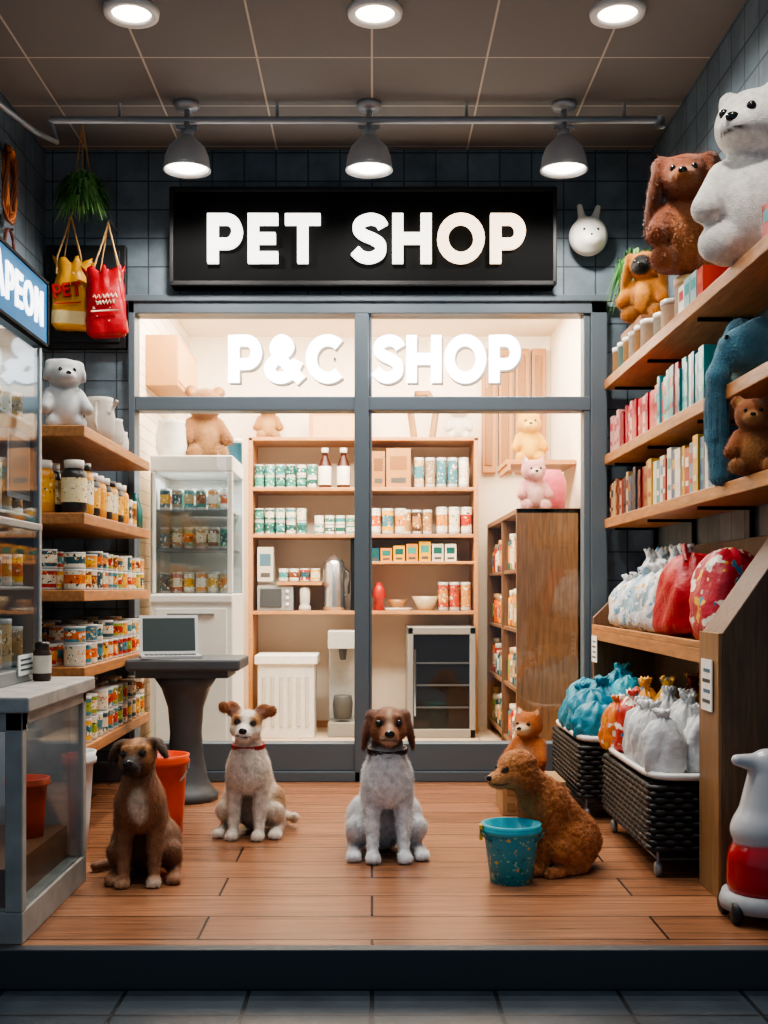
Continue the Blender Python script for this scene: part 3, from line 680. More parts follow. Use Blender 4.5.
# ================================================================= RIGHT shelves
rs=empty('display_shelves',(1.34,4.7,1.3))
m=MB()
for z in (2.043,1.652,1.32): m.box(1.21,1.465,3.42,6.0,z,z+.05)
build(m,'boards',mWood,rs,bevel=.004)
m=MB()
for y in (3.6,4.4,5.2,5.9):
    for z in (2.043,1.652,1.32):
        m.box(1.25,1.465,y,y+.02,z-.012,z); m.box(1.45,1.465,y,y+.02,z-.14,z)
build(m,'brackets',mBlackM,rs)
def books(m,y0,y1,z,hmin,hmax,pal,x=1.225,d=.15,t0=.03,t1=.06):
    y=y0
    while y<y1:
        t=random.uniform(t0,t1); a=hx(random.choice(pal)); b=hx(random.choice(pal)); hh=random.uniform(hmin,hmax); xo=x+random.uniform(0,.012)
        m.box(xo,xo+d,y,y+t-.003,z,z+hh,a); m.box(xo-.0012,xo+.004,y+t*.15,y+t*.8,z+hh*.6,z+hh*.8,b); m.box(xo-.0012,xo+.004,y+t*.2,y+t*.75,z+hh*.2,z+hh*.3,b); y+=t
m=MB(); books(m,4.98,5.9,1.703,.16,.2,['#b01c30','#c23a4a','#a01828','#d8a8a0','#8a1a2a'],t0=.04,t1=.07); books(m,4.28,4.97,1.703,.18,.22,['#2a8f93','#5fb0ad','#c8d8d0','#b02a30','#3fa0a8','#206a78'],t0=.04,t1=.07); build(m,'pet_magazines',mColG)
m=MB(); books(m,5.1,5.92,1.371,.17,.21,['#6a2018','#8a5a30','#c0a070','#2b4f74','#7a1a1a','#31343a'],t0=.04,t1=.07); books(m,4.05,5.09,1.371,.18,.22,['#2b5f84','#d8d0ba','#3a8f93','#c9a040','#e0dac8','#4a80a0','#a03020'],t0=.045,t1=.08); build(m,'pet_care_books',mColG)
m=MB()
for y in (3.44,3.52,4.24,4.33,4.42,4.5):
    pbox(m,1.22,1.4,y,y+.078,2.093,2.093+random.uniform(.1,.14),hx(random.choice(['#e9e3d6','#b32a1c','#e9e3d6','#8fb0b4'])),hx(random.choice(['#b3262c','#2a8f93','#c9542f'])))
build(m,'treat_boxes',mColG)
# ---------------------------------------------------------------- display rack
dr=empty('slanted_display_rack',(1.3,4.8,0))
m=MB()
def panel(y0,y1,zf,zb,x0=1.13):
    V=[(x0,y0,0),(1.465,y0,0),(1.465,y0,zb),(x0,y0,zf)]; V+=[(a,y1,c) for a,_,c in V]
    m.add(V,[(0,1,2,3),(7,6,5,4),(0,4,5,1),(1,5,6,2),(2,6,7,3),(3,7,4,0)])
panel(3.71,3.93,.86,1.34); panel(5.86,5.9,.86,1.2)
m.box(1.44,1.465,3.93,5.86,.0,1.2)
build(m,'panels',mWoodD,dr,bevel=.004)
m=MB(); m.box(1.12,1.44,3.93,5.86,.75,.8); m.box(1.12,1.135,3.93,5.86,.8,.825)
build(m,'board',mWood,dr,bevel=.003)
m=MB(); m.box(1.118,1.13,3.712,3.93,0,.86); build(m,'edge_strip',mWoodE,dr,bevel=.002)
def tag(nm,x,y,z,w,hh):
    m=MB(); m.box(x-.004,x,y,y+w,z,z+hh,hx('#eceae4'))
    for k in range(4): m.box(x-.0052,x-.004,y+w*.15,y+w*(.85-.1*(k%2)),z+hh*(.15+.2*k),z+hh*(.22+.2*k),hx('#4a6a7a') if k%2 else hx('#444444'))
    build(m,nm,mCol)
tag('price_tag',1.114,3.76,.6,.12,.17); tag('price_tag',1.116,5.7,.64,.12,.13)
m=MB(); z=.826
sack(m,1.265,5.62,z,.2,.17,.25,hx('#d5d9dc'),.2); sack(m,1.26,5.42,z,.21,.17,.26,hx('#cfd6dc'),.5); sack(m,1.255,5.23,z,.21,.17,.28,hx('#a4c4d4'),.1); sack(m,1.255,5.04,z,.21,.17,.29,hx('#dce0e2'),.3); sack(m,1.255,4.85,z,.21,.18,.3,hx('#dfe2e2'),.1)
for b in (5.5,5.28,5.06,4.9): sack(m,1.34,b,z,.16,.16,.37,hx('#dfe3e6'))
build(m,'clear_food_bags',mBagClear,crumple=(.03,.028))
m=MB(); sack(m,1.265,4.52,z,.25,.34,.32,hx('#b00a20'),.1,'pillow',tilt=(-.08,0)); m.tube([(1.2,4.4,z+.29),(1.2,4.42,z+.335),(1.22,4.5,z+.35),(1.23,4.56,z+.33)],.01,hx('#80101c')); build(m,'red_food_bag',mCloth,crumple=(.05,.03))
m=MB(); sack(m,1.3,4.17,z,.24,.27,.33,hx('#b8303e'),.1,'pillow',tilt=(-.12,0)); build(m,'patterned_food_bag',mBagPat,crumple=(.05,.03))
def basket(name,x0,x1,y0,y1,z0,z1):
    r=empty(name,((x0+x1)/2,(y0+y1)/2,z0)); m=MB()
    m.box(x0+.015,x1-.015,y0+.015,y1-.015,z0,z1-.01)
    n=int((z1-z0)/.021)
    def per(ph):
        pts=[]; st=.03
        segs=[((x0,y0),(x1,y0)),((x1,y0),(x1,y1)),((x1,y1),(x0,y1)),((x0,y1),(x0,y0))]; c=0
        for (a,b) in segs:
            L=math.hypot(b[0]-a[0],b[1]-a[1]); k=int(L/st); nx,ny=(b[1]-a[1])/L,-(b[0]-a[0])/L
            for i in range(k):
                t=i/k; s=.007*(1 if (c+ph)%2 else -1); c+=1
                pts.append((a[0]+(b[0]-a[0])*t+nx*s,a[1]+(b[1]-a[1])*t+ny*s))
        return pts
    for i in range(n):
        z=z0+.012+i*.021; m.tube([(p[0],p[1],z) for p in per(i)],.0115,W,0,6,True)
    build(m,'weave',mWicker,r)
    m=MB()
    m.lathe([(0,0),(.98,0),(1.04,.008),(1.06,.022),(1.02,.03),(.98,.014),(0,.012)],((x0+x1)/2,(y0+y1)/2,z1),48,W,0,T=Matrix.Diagonal(((x1-x0)/2,(y1-y0)/2,1)),pw=7)
    build(m,'tray_lid',mWhite,r)
    m=MB()
    for x in (x0+.03,x1-.03):
        for y in (y0+.03,y1-.03):
            m.tube([(x,y,z0+.02),(x,y,.035)],.006); m.lathe([(0,-.01),(.024,-.01),(.026,0),(.024,.01),(0,.01)],(x,y,.026),16,T=Matrix.Rotation(math.pi/2,3,'Y'))
    for x in (x0+.03,x1-.03): m.tube([(x,y0+.03,.06),(x,y1-.03,.06)],.005)
    m.tube([(x0+.03,y0+.03,.06),(x1-.03,y0+.03,.06)],.005)
    build(m,'castor_frame',mGreyM,r)
basket('wicker_basket_cart',.97,1.4,3.99,4.78,.09,.335)
basket('wicker_basket_cart',.91,1.33,5.0,5.72,.09,.335)
m=MB()
for (x,y,w,hh) in ((1.045,4.09,.15,.23),(1.19,4.1,.15,.24),(1.31,4.12,.14,.25),(1.05,4.24,.15,.24),(1.19,4.26,.15,.27),(1.31,4.28,.13,.28),(1.05,4.39,.15,.23),(1.19,4.41,.15,.27),(1.05,4.51,.13,.23),(1.18,4.52,.13,.27)):
    sack(m,x,y,.352,w,.14,hh,hx(random.choice(['#c8ccce','#d4d7d8','#bcc0c3'])),random.uniform(-.4,.4),tilt=(random.uniform(-.08,.08),random.uniform(-.1,.1)))
build(m,'white_drawstring_bags',mCloth,crumple=(.03,.03))
m=MB()
for (x,y,w,hh,c) in ((1.05,4.64,.15,.25,'#b5372f'),(1.19,4.62,.14,.3,'#c8901c'),(1.3,4.66,.13,.31,'#8a2f2a'),(1.12,4.71,.12,.29,'#c98a2a'),(1.0,4.7,.11,.22,'#d87830')):
    sack(m,x,y,.352,w,.14,hh,hx(c),random.random()*.4)
build(m,'colourful_treat_sacks',mBagPat,crumple=(.03,.03))
m=MB()
for (x,y,w,hh,kd) in ((1.0,5.1,.19,.15,'pillow'),(1.18,5.11,.19,.2,'tied'),(1.0,5.25,.2,.19,'pillow'),(1.19,5.27,.19,.25,'pillow'),(1.0,5.41,.2,.21,'tied'),(1.19,5.43,.2,.27,'pillow'),(1.08,5.33,.17,.25,'tied'),(1.05,5.57,.19,.22,'pillow'),(1.2,5.58,.18,.29,'tied')):
    sack(m,x,y,.352,w,.17,hh,hx(random.choice(['#2a92a8','#3aa8ba','#1f7f98'])),random.random()*.5,kd,tilt=(random.uniform(-.12,.12),random.uniform(-.15,.1)))
build(m,'blue_treat_bags',mCloth,crumple=(.028,.05))
RD=hx('#a80a14'); WH=hx('#c4c5c6')
pr=[C((0,0,.12),(0,0,.17),.108,.106,RD,k=.006),E((0,0,.27),(.098,.09,.075),WH,k=.01),C((0,0,.3),(.01,0,.45),.078,.052,WH),C((0.01,0,.47),(-.085,-.02,.485),.036,.018,WH),C((.01,0,.48),(.09,.02,.49),.035,.026,WH),C((.09,.02,.49),(.105,.02,.33),.02,.022,WH),C((.105,.02,.33),(.05,.01,.27),.02,.025,WH)]
vac=figure('carpet_cleaner',pr,(1.19,3.5,0),0,1,M('cleaner_plastic',None,.25,coat=.4),h=.006,k=.02,colsoft=.002)
m=MB(); m.lathe([(0,0),(.125,0),(.13,.02),(.12,.05),(0,.05)],(0,0,.035),28,hx('#9b9ea1'))
for x in (-.1,.1):
    for y in (-.06,.06): m.lathe([(0,-.014),(.028,-.014),(.034,-.006),(.034,.006),(.028,.014),(0,.014)],(x,y,.034),20,hx('#17181a'),T=Matrix.Rotation(math.pi/2,3,'Y'))
build(m,'wheel_base',mCol,vac,local=True)
# ================================================================= INNER SHOP
fr=empty('display_fridge',(-1.0,6.65,0))
m=MB(); x0,x1,y0,y1=-1.235,-.775,6.4,6.95
m.box(x0,x1,y0,y1,0,.98); m.box(x0,x1,y0,y1,1.66,1.75); m.box(x0,x1,y1-.03,y1,.98,1.66)
for x in (x0,x1-.03): m.box(x,x+.03,y0,y0+.03,.98,1.66)
m.box(x0,x0+.02,y0,y1,.98,1.66)
m.box(x0+.03,x1-.03,y0-.015,y0,.62,.9); m.box(x0+.03,x1-.03,y0-.015,y0,.1,.58)
m.box(x0,x1,y0-.02,y0,.93,.975)
build(m,'body',mWhite,fr,bevel=.008)
m=MB(); m.box(x0+.03,x1-.03,y0+.01,y0+.015,.98,1.66); m.box(x1-.012,x1-.007,y0+.03,y1-.03,.98,1.66); build(m,'glass',mGlassC,fr)
m=MB(); m.box(x0+.1,x1-.1,y0-.035,y0-.015,.86,.87); m.box(x0+.02,x1-.02,y0+.03,y1-.04,1.22,1.232); m.box(x0+.02,x1-.02,y0+.03,y1-.04,1.44,1.45); 
build(m,'shelves',mGreyM,fr)
l=lamp('inside_light',(-1.0,6.6,1.64),4,.35,typ='AREA',sy=.3,col=(1,.97,.92)); l.parent=fr; l.matrix_parent_inverse=fr.matrix_basis.inverted()
m=MB()
for z in (.981,1.233,1.451):
    for i in range(6):
        for y in (6.5,6.62): tin(m,-1.17+.068*i,y,z,.03,.12,PW+PG+PT)
build(m,'chilled_cans',TC)
sh=empty('wooden_shelving_unit',(-.06,8.2,0))
m=MB()
for x in (-.86,-.075,.71): m.box(x,x+.03,8.0,8.39,0,2.06)
for z in (1.69,1.365,.83): m.box(-.83,.71,8.0,8.39,z,z+.025)
m.box(-.045,.71,8.0,8.39,1.18,1.2); m.box(-.86,.74,8.0,8.39,2.04,2.065); m.box(-.86,.74,8.38,8.395,0,.05)
build(m,'frame',mWoodX,sh,bevel=.003)
m=MB()
def row(x0,x1,z,r,hh,pal,lay=1,y=8.06):
    x=x0
    while x<=x1:
        for l in range(lay): tin(m,x,y,z+l*(hh+.001),r,hh,pal,12); 
        tin(m,x,y+.1,z,r,hh*lay,pal,10)
        x+=2*r+.006
row(-.79,-.41,1.715,.034,.08,PG,2); row(-.79,-.42,1.39,.034,.09,PG,2); row(-.37,-.12,1.39,.034,.065,PW+PG,2); row(-.62,-.38,1.06,.034,.09,PG+PT)
build(m,'green_tins',TC)
m=MB(); m.box(-.66,-.35,8.0,8.39,1.035,1.058,hx('#b9834f')); build(m,'riser_shelf',mCol)
m=MB(); row(.02,.2,1.39,.042,.18,PW+PT); row(.24,.46,1.39,.034,.17,[hx('#2a1c14'),hx('#4a3020'),hx('#a97c4c')]); row(.49,.67,1.39,.04,.19,PW+PT)
row(.33,.66,1.715,.036,.21,PW+[PT[0],PT[4]]); row(.5,.66,.855,.036,.2,[hx('#b5432c'),hx('#c98a48')])
build(m,'supplement_jars',TM)
m=MB()
for x in (-.33,-.2):
    m.lathe([(0,0),(.045,0),(.048,.02),(.048,.15),(.02,.22),(.02,.245),(.026,.246),(.026,.28),(0,.28)],(x,8.07,1.715),18,lambda i,j:hx('#efe8da') if i>=6 or (i==2) and 8<j<17 else hx('#451c08'))
build(m,'brown_glass_bottles',mColG)
m=MB(); pbox(m,.0,.09,8.03,8.2,1.715,1.97,hx('#a9743f'),hx('#7a4f28'),'y'); pbox(m,.1,.27,8.03,8.2,1.715,1.99,hx('#b27f4a'),hx('#8f6030'),'y')
for i in range(7): pbox(m,-.03+.09*i,.05+.09*i,8.04,8.2,1.2,1.2+random.uniform(.08,.14),random.choice(PW+PT),random.choice(PG),'y')
pbox(m,-.8,-.69,8.03,8.2,1.06,1.3,hx('#c5c0b4'),hx('#4c6f80'),'y')
build(m,'product_boxes',mColG)
m=MB(); m.box(-.8,-.55,8.02,8.3,.856,1.03,hx('#8f9192')); m.box(-.78,-.63,8.01,8.03,.88,1.01,hx('#3b3e41')); 
for k in range(3): m.lathe([(0,-.01),(.012,-.01),(.012,.01),(0,.01)],(-.59,8.015,.9+.045*k),12,hx('#dddddd'),T=Matrix.Rotation(math.pi/2,3,'X'))
build(m,'toaster_oven',mCol,bevel=.004)
m=MB(); m.lathe([(0,0),(.045,0),(.04,.03),(.03,.045),(.036,.06),(.036,.15),(.02,.17),(0,.17)],(-.47,8.05,.855),18,hx('#c4c2bc')); build(m,'water_filter_jug',mColG)
m=MB(); m.lathe([(0,0),(.075,0),(.078,.03),(.075,.33),(.06,.36),(.02,.38),(.015,.4),(0,.4)],(-.27,8.12,.855),22); m.tube([(-.195,8.1,1.15),(-.165,8.1,1.12),(-.165,8.1,.98),(-.2,8.1,.95)],.008); build(m,'steel_urn',mChrome)
m=MB(); m.box(-.15,-.08,8.04,8.3,.856,1.36); build(m,'speaker_tower',mBlackM,bevel=.006)
m=MB(); m.lathe([(0,0),(.04,0),(.03,.08),(.05,.1),(.035,.16),(.015,.2),(0,.2)],(.05,8.1,.855),16,hx('#b83020')); build(m,'red_vase',mColG)
m=MB(); m.lathe([(0,0),(.05,0),(.06,.02),(.1,.1),(.094,.1),(.05,.03),(0,.03)],(.38,8.12,.855),24,hx('#c8b38c')); m.lathe([(0,0),(.1,0),(.11,.02),(0,.01)],(.18,8.15,.855),24,hx('#d8d2c4')); m.lathe([(0,0),(.04,0),(.07,.06),(.064,.06),(0,.02)],(.18,8.15,.872),20,hx('#a9743f')); build(m,'serving_bowls',mColG)
m=MB(); m.box(-.77,-.39,7.75,8.1,.0,.5,hx('#d8d6d0')); m.box(-.79,-.37,7.73,8.12,.5,.56,hx('#e6e5e0'))
for k in range(6): m.box(-.74+.058*k,-.715+.058*k,7.74,7.75,.08,.42,hx('#bfbcb4'))
build(m,'white_laundry_hamper',mCol,bevel=.015)
m=MB(); m.box(-.3,-.1,7.8,8.1,0,.1,hx('#898984')); m.box(-.3,-.1,8.0,8.1,.1,.7,hx('#a4a39e')); m.box(-.3,-.1,7.8,8.1,.6,.72,hx('#b9b8b2')); m.lathe([(0,0),(.06,0),(.07,.1),(.06,.16),(0,.16)],(-.2,7.88,.12),18,hx('#4a4a48')); m.lathe([(0,0),(.02,0),(.03,.08),(0,.08)],(-.2,7.9,.52),14,hx('#444444'))
build(m,'coffee_machine',mCol,bevel=.006)
wc=empty('mini_bar_fridge',(.45,8.0,0))
m=MB(); m.box(.24,.7,7.8,7.83,0,.75);
for a in ((.24,.28,0,.75),(.66,.7,0,.75)): m.box(a[0],a[1],7.76,7.8,a[2],a[3])
m.box(.24,.7,7.76,7.8,0,.06); m.box(.24,.7,7.76,7.8,.7,.75); m.box(.24,.7,7.83,8.3,0,.75); build(m,'body',M('fridge_grey','#98958f',.35,metal=.3),wc,bevel=.005)
m=MB(); m.box(.28,.66,7.79,7.799,.06,.7); build(m,'dark_interior',M('fridge_dark','#0d0f11',.25),wc)
m=MB()
for z in (.2,.35,.5): m.box(.28,.66,7.775,7.789,z,z+.012)
m.tube([(.29,7.745,.15),(.29,7.745,.6)],.008); build(m,'racks',M('rack_dark','#55585b',.4,metal=.4),wc)
ic=empty('tall_wooden_cabinet',(1.02,7.4,0))
m=MB(); m.box(.83,1.21,6.6,6.63,0,1.47); m.box(.83,1.21,7.35,7.37,0,1.47); m.box(.83,1.21,8.25,8.28,0,1.47); m.box(1.18,1.21,6.6,8.28,0,1.47); m.box(.83,1.21,6.6,8.28,1.44,1.47)
for z in (.06,.4,.75,1.1): m.box(.84,1.18,6.63,8.25,z,z+.022)
build(m,'carcass',M('cabinet_walnut','#76553a',.5,var=.3,vscale=9,stretch=(8,8,.7)),ic,bevel=.003)
m=MB()
for z in (.083,.423,.773,1.123):
    y=6.7
    while y<8.2:
        if abs(y-7.36)>.06: jar(m,.9,y,z,.045,random.uniform(.16,.24),random.choice(PT),random.choice(PW+PT),random.choice(PW),12)
        y+=.105
build(m,'preserve_jars',TM)
plush('pink_cat_plush',(.96,6.85,1.47),.33,.1,'#c98f8c','#e8c4bc','cat',legs=.6)
plush('brown_bear_plush',(-.98,6.72,1.75),.46,.35,'#8a5c32','#b08558','bear',legs=.5)
plush('tan_bear_plush',(-.74,8.2,2.065),.32,.1,'#a0703c','#c09a68','bear',legs=.5)
plush('yellow_chick_plush',(1.03,7.55,1.83),.36,0,'#cc9a2a','#e0bc5c','small',legs=.5)
plush('white_bunny_plush',(.62,8.2,2.065),.3,-.1,'#d6cdc0','#e0d8cc','flop',legs=.5)
m=MB(); m.box(.85,1.295,7.3,7.8,1.8,1.828); m.box(.86,.88,7.3,7.8,1.76,1.8); build(m,'bracket_shelf',mWoodX)
m=MB(); m.lathe([(0,0),(.1,0),(.11,.1),(.11,.2),(.08,.27),(0,.28)],(1.09,7.15,1.47),24,hx('#b04a5c'),pw=4); build(m,'pink_basket',mCloth)
m=MB(); pot(m,-1.15,6.6,1.75,.09,.22,hx('#d6d2ca')); build(m,'ceramic_canister',mCol)
m=MB(); can(m,-.825,6.9,1.75,.045,.16,hx('#2a6f88'),hx('#d2cdc2')); build(m,'blue_canister',mCol)
m=MB(); m.box(-1.33,-1.14,6.75,7.5,2.2,2.5,hx('#b5824c')); m.box(-1.145,-1.135,6.78,7.47,2.23,2.47,hx('#c99a64'))
build(m,'wooden_cupboard',mCol,bevel=.004)
m=MB(); 
for i in range(4): m.box(.8+.12*i,.9+.12*i,8.33,8.4,1.85,2.75,hx('#b07c48')); m.box(.82+.12*i,.87+.12*i,8.32,8.33,1.9,2.7,hx('#8f6436'))
build(m,'slatted_panel',mCol,bevel=.004)
m=MB(); m.box(-.45,.0,8.2,8.24,2.065,2.27,hx('#bf905c')); m.box(-.42,-.03,8.195,8.2,2.09,2.24,hx('#cfa878')); build(m,'wooden_plaque',mCol)
m=MB(); m.tube([(.3,8.2,2.09),(.27,8.2,2.3),(.32,8.2,2.4),(.4,8.2,2.4),(.46,8.2,2.3),(.43,8.2,2.09)],.025,hx('#8f6a40')); build(m,'arched_handle_decor',mCol)
m=MB(); m.tube([(1.28,6.4,2.15),(1.28,7.2,2.15)],.012); m.tube([(1.3,6.45,2.15),(1.28,6.45,2.15)],.012); build(m,'towel_rail',mGreyM)
for i,(x,y) in enumerate(((-.7,6.9),(.2,6.9),(.9,6.9),(-.4,7.7),(.5,7.7))):
    r=empty('ceiling_spotlight',(x,y,2.85)); m=MB(); m.lathe([(0,-.012),(.07,-.012)],(x,y,2.85),20); build(m,'lens',mLampE,r)
lamp('inner_shop_ceiling_light',(0,7.2,2.82),145,2.3,col=(1,.91,.78),typ='AREA',sy=1.6)
lamp('inner_shop_fill_light',(0,6.35,2.62),90,2.2,col=(1,.91,.78),typ='AREA',sy=.25,rot=(math.radians(62),0,0))  # hidden fill with no fixture, added to light the back shelves
# ================================================================= DOGS
def make_dog(name,loc,yaw,sc,pal,ear='drop',hy=0,hpi=0,hr=0,f=0,collar=None,tail=None,paint=(),hc=(0,-.05,.44),fur=None,mat=None,rear=0,muz=1.0,earlen=1.0,k=.022,hpaint=(),curl=None,spl=1.0):
    bk,ch,lg,hd,mz,er=[hx(pal[q]) for q in ('back','chest','leg','head','muzzle','ear')]
    R=Rm(hpi,0,0); R=Rm(0,0,hy)@Rm(0,hr,0)@R
    def hp(p): return tuple(R@np.array(p,np.float32)+np.array(hc,np.float32))
    rx=rear
    pr=[E((rx,.14,.105),(.086+f,.11+f,.105+f),bk),C((rx*.8,.12,.15),(rx*.2,.015,.27),.084+f,.074+f,bk),
        E((0,-.025,.265),(.073+f,.066+f,.095+f),ch),C((0,-.01,.3),(hc[0]*.8,hc[1]+.03,hc[2]-.04),.06+f,.049+f,bk,k=.035),
        E((0,-.05,.31),(.045+f,.035+f,.06),ch)]
    for s in (-1,1):
        pr+=[E((s*.05,-.015,.24),(.035+f,.05+f,.07+f),bk),
             C((s*.052,-.02,.2),(s*.05,-.035,.115),.034+f,.024+f,lg,k=.015),C((s*.05,-.035,.115),(s*.05,-.055,.03),.0225+f,.0185+f*.7,lg,k=.01),
             E((s*.051,-.078,.018),(.0245+f*.5,.036+f*.4,.019+f*.3),lg,k=.01)]
        for t in (-1,0,1): pr.append(E((s*.051+t*.0145,-.1+abs(t)*.005,.0135),(.0088,.017,.0125),lg,k=.004))
        a=rx+s*.082*spl; b=rx+s*.1*spl; c=rx+s*.108*spl
        pr+=[E((a,.075,.105),(.044+f,.09+f,.08+f),bk,Rm(-25,0,s*-6)),
             C((b,.0,.1),(b,.1,.04),.034+f,.024+f,bk,k=.02),
             C((b,.1,.026),(c,-.01,.022),.022+f*.6,.02+f*.6,lg,k=.015),
             E((c+s*.003,-.04,.018),(.025+f*.4,.036,.018+f*.2),lg,k=.01)]
        for t in (-1,0,1): pr.append(E((c+s*.003+t*.0145,-.062+abs(t)*.005,.0135),(.0088,.016,.0125),lg,k=.004))
    tl=tail or [(rx,.23,.05),(rx+.05,.3,.03),(rx+.13,.33,.025)]
    for i in range(len(tl)-1): pr.append(C(tl[i],tl[i+1],(.024+f)*(1-i*.22),(.02+f)*(1-i*.25),bk,k=.02))
    pr+=[E(hp((0,.0,.005)),(.06+f,.064+f,.054+f),hd,R,k=.015),E(hp((0,-.035,.012)),(.042+f,.033+f,.034+f),hd,R,k=.015)]
    m2=muz
    pr+=[C(hp((0,-.045,-.014)),hp((0,-.045-.06*m2,-.022)),.034+f*.6,.0255+f*.4,mz,k=.015),C(hp((0,-.04,-.036)),hp((0,-.04-.048*m2,-.042)),.024+f*.5,.016+f*.4,mz,k=.01)]
    for s in (-1,1):
        pr+=[E(hp((s*.03,-.028,-.018)),(.03+f,.034+f,.027+f),hd,R,k=.015),E(hp((s*.013,-.045-.05*m2,-.03)),(.016+f*.4,.024,.017+f*.3),mz,R,k=.008),
             E(hp((s*.026,-.048,.033)),(.016+f*.5,.012,.009+f*.5),hd,R,k=.008)]
        if ear=='drop':
            pr+=[E(hp((s*.052,.008,.03)),(.022+f,.03+f,.02),er,R@Rm(0,s*30,0),k=.012),E(hp((s*.071,-.002,-.02*earlen)),(.0125+f*.7,.033+f,.052*earlen+f),er,R@Rm(0,s*-10,0),k=.008)]
        elif ear=='side':
            pr+=[E(hp((s*.055,.005,.042)),(.03,.022,.015),er,R@Rm(0,s*10,0),k=.012),E(hp((s*.083,-.006,.016)),(.0125,.026,.034),er,R@Rm(0,s*-25,0),k=.01)]
        elif ear=='tip':
            pr+=[E(hp((s*.058,.005,.055)),(.036,.012,.03),er,R@Rm(0,s*-38,0),k=.012),E(hp((s*.092,-.012,.062)),(.022,.011,.024),er,R@Rm(0,s*30,0),k=.01),P(hp((s*.055,-.02,.055)),(.016,.018,.014),hx('#b98878'),soft=.01)]
    for p in paint: pr.append(P(p[0],p[1],hx(p[2]),soft=.02))
    for p in hpaint: pr.append(P(hp(p[0]),p[1],hx(p[2]),R,soft=.014))
    for s in (-1,1):
        pr.append(P(hp((s*.02,-.05-.045*m2,-.036)),(.03,.045,.003),hx('#241510'),R@Rm(-8,0,0),soft=.004))
        pr.append(P(hp((s*.029,-.065,.016)),(.0145,.03,.011),hx('#20120c'),R,soft=.006))
    fwd=R@np.array((0,-1,0),np.float32)
    ey=[(np.array(hp((s*.029,0,.015)))+fwd*.5+np.array(R@np.array((s*.03,0,0),np.float32)),-(fwd*.5+R@np.array((s*.03,0,0),np.float32)),.0118,mBrownG) for s in (-1,1)]
    ey.append((np.array(hp((0,0,-.01)))+fwd*.6,-fwd,(.0165,.012,.0125),mBlackG))
    r=figure(name,pr,loc,yaw,sc,mat or mFur,h=.0055,k=k,eyes=ey,fur=fur,colsoft=.009,curl=curl)
    if collar:
        a=np.array((0,-.01,.31)); b=np.array((hc[0]*.8,hc[1]+.03,hc[2]-.04)); c=Vector(a*.5+b*.5); ax=Vector(b-a).normalized()
        u=ax.cross(Vector((1,0,0))).normalized(); v=ax.cross(u); m=MB()
        for dz in (-.005,.0,.005): m.tube([c+ax*dz+u*.0625*math.cos(t)+v*.0625*math.sin(t) for t in [2*math.pi*i/32 for i in range(32)]],.0045,hx(collar),0,6,True)
        cc=c+(-u if u.y>0 else u)*.068; m.lathe([(0,-.003),(.012,-.003),(.012,.003),(0,.003)],(cc.x,cc.y,cc.z-.018),16,hx('#b0a070'),T=Matrix.Rotation(math.pi/2,3,'X'))
        build(m,'collar',mCol,r,local=True)
    return r
make_dog('brown_dog',(-.795,3.95,0),.1,1.02,dict(back='#74482a',chest='#96603a',leg='#8e6040',head='#8a5428',muzzle='#2e1c14',ear='#38220f'),'side',hy=-12,hpi=0,hr=-5,hc=(.0,-.05,.43),
  paint=[((.0,-.09,.27),(.028,.05,.06),'#d6bea4'),((.056,-.09,.01),(.04,.05,.02),'#d5c2ae'),((-.056,-.09,.01),(.04,.05,.02),'#c29a78')],hpaint=[((0,-.09,-.02),(.033,.055,.028),'#2a1a12'),((0,-.05,.05),(.012,.05,.03),'#b58454'),((.033,-.04,.035),(.02,.04,.012),'#b07a46'),((-.033,-.04,.035),(.02,.04,.012),'#b07a46')],
  tail=[(0,.23,.04),(-.08,.22,.025),(-.17,.14,.02)],fur=(46000,.013,.0017,(0,.3,-1),.35,.32),rear=.012,muz=.95,spl=.92)
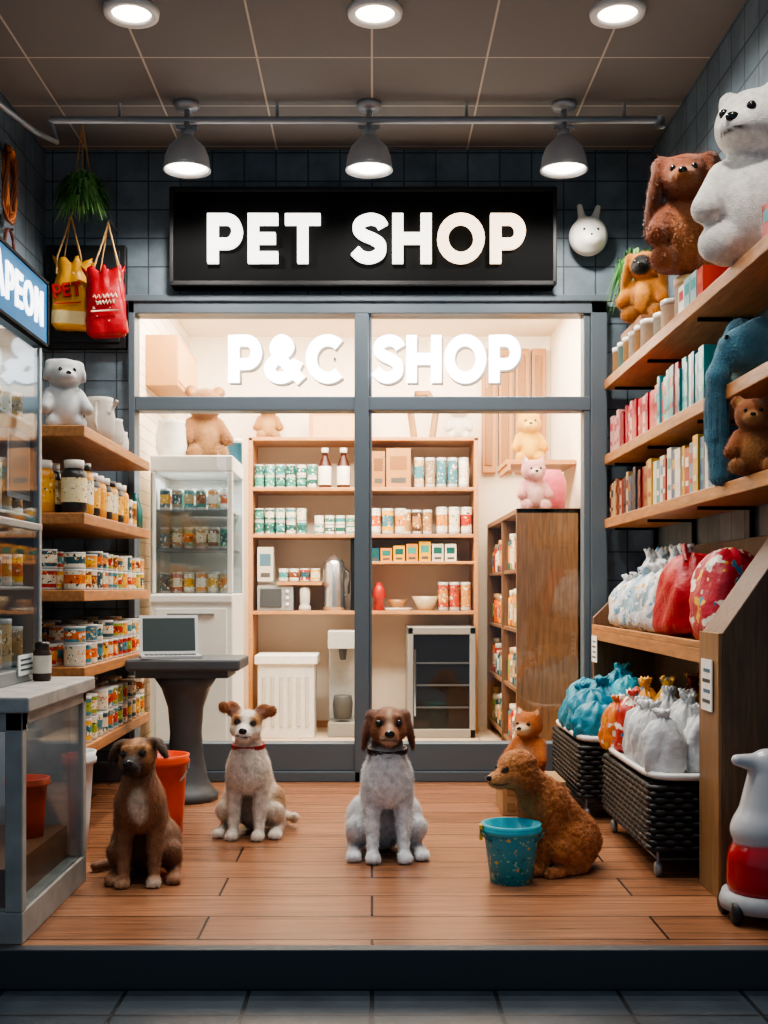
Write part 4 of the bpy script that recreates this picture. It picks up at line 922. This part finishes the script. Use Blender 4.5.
make_dog('cream_dog',(-.5,4.68,0),-.1,1.04,dict(back='#cdbca8',chest='#ece4d8',leg='#e0d4c6',head='#e2d4c2',muzzle='#e8dfd4',ear='#96582e'),'tip',hy=6,hr=5,
  paint=[((.1,.1,.14),(.06,.1,.05),'#a27c56'),((-.1,.14,.16),(.05,.08,.05),'#ae8860')],hpaint=[((-.036,-.03,.025),(.026,.05,.028),'#ad7442'),((.036,-.03,.025),(.024,.05,.026),'#b5824e')],
  collar='#a01018',tail=[(0,.23,.05),(.09,.24,.035),(.15,.17,.04),(.16,.11,.06)],fur=(46000,.015,.0017,(0,.3,-1),.35,.38))
make_dog('white_brown_dog',(.055,4.3,0),.08,1.14,dict(back='#cfd2d4',chest='#f4f5f5',leg='#e8eaeb',head='#7c4722',muzzle='#94603c',ear='#5a2c14'),'drop',hy=-3,hpi=2,
  paint=[((0,-.02,.38),(.08,.08,.018),'#6a584c')],hpaint=[((0,-.08,.03),(.008,.06,.04),'#b89474'),((0,-.11,-.034),(.028,.03,.016),'#c8aa90')],
  collar='#2c1610',tail=[(0,.23,.05),(-.07,.25,.03),(-.1,.2,.025)],fur=(48000,.012,.0017,(0,.3,-1),.35,.32),earlen=1.15)
hcp=(0,-.13,.425)
make_dog('poodle',(.615,4.1,0),-1.08,.88,dict(back='#b4703c',chest='#c07c48',leg='#c07c48',head='#c8854f',muzzle='#d09460',ear='#9c5c2c'),'drop',hy=-4,hpi=10,f=.013,
  hc=hcp,mat=mCurl,muz=1.1,earlen=1.2,k=.03,tail=[(0,.22,.08),(.0,.25,.1)],curl=(2600,.012,.007,((0,-.24,.41),.065)),fur=(52000,.008,.0022,(0,.1,-.2),1.0,.45))
# ================================================================= world / camera
w=bpy.data.worlds.new('world'); S.world=w; w.use_nodes=True
w.node_tree.nodes['Background'].inputs[0].default_value=(.6,.74,.92,1); w.node_tree.nodes['Background'].inputs[1].default_value=.4
cam=bpy.data.cameras.new('camera'); co=bpy.data.objects.new('camera',cam); COL.objects.link(co)
co.location=(0,0,1); co.rotation_euler=(math.pi/2,0,0)
cam.sensor_width=36; cam.lens=1150/1024*36; cam.shift_x=12/1024; cam.shift_y=78/1024; cam.clip_start=.05
S.camera=co
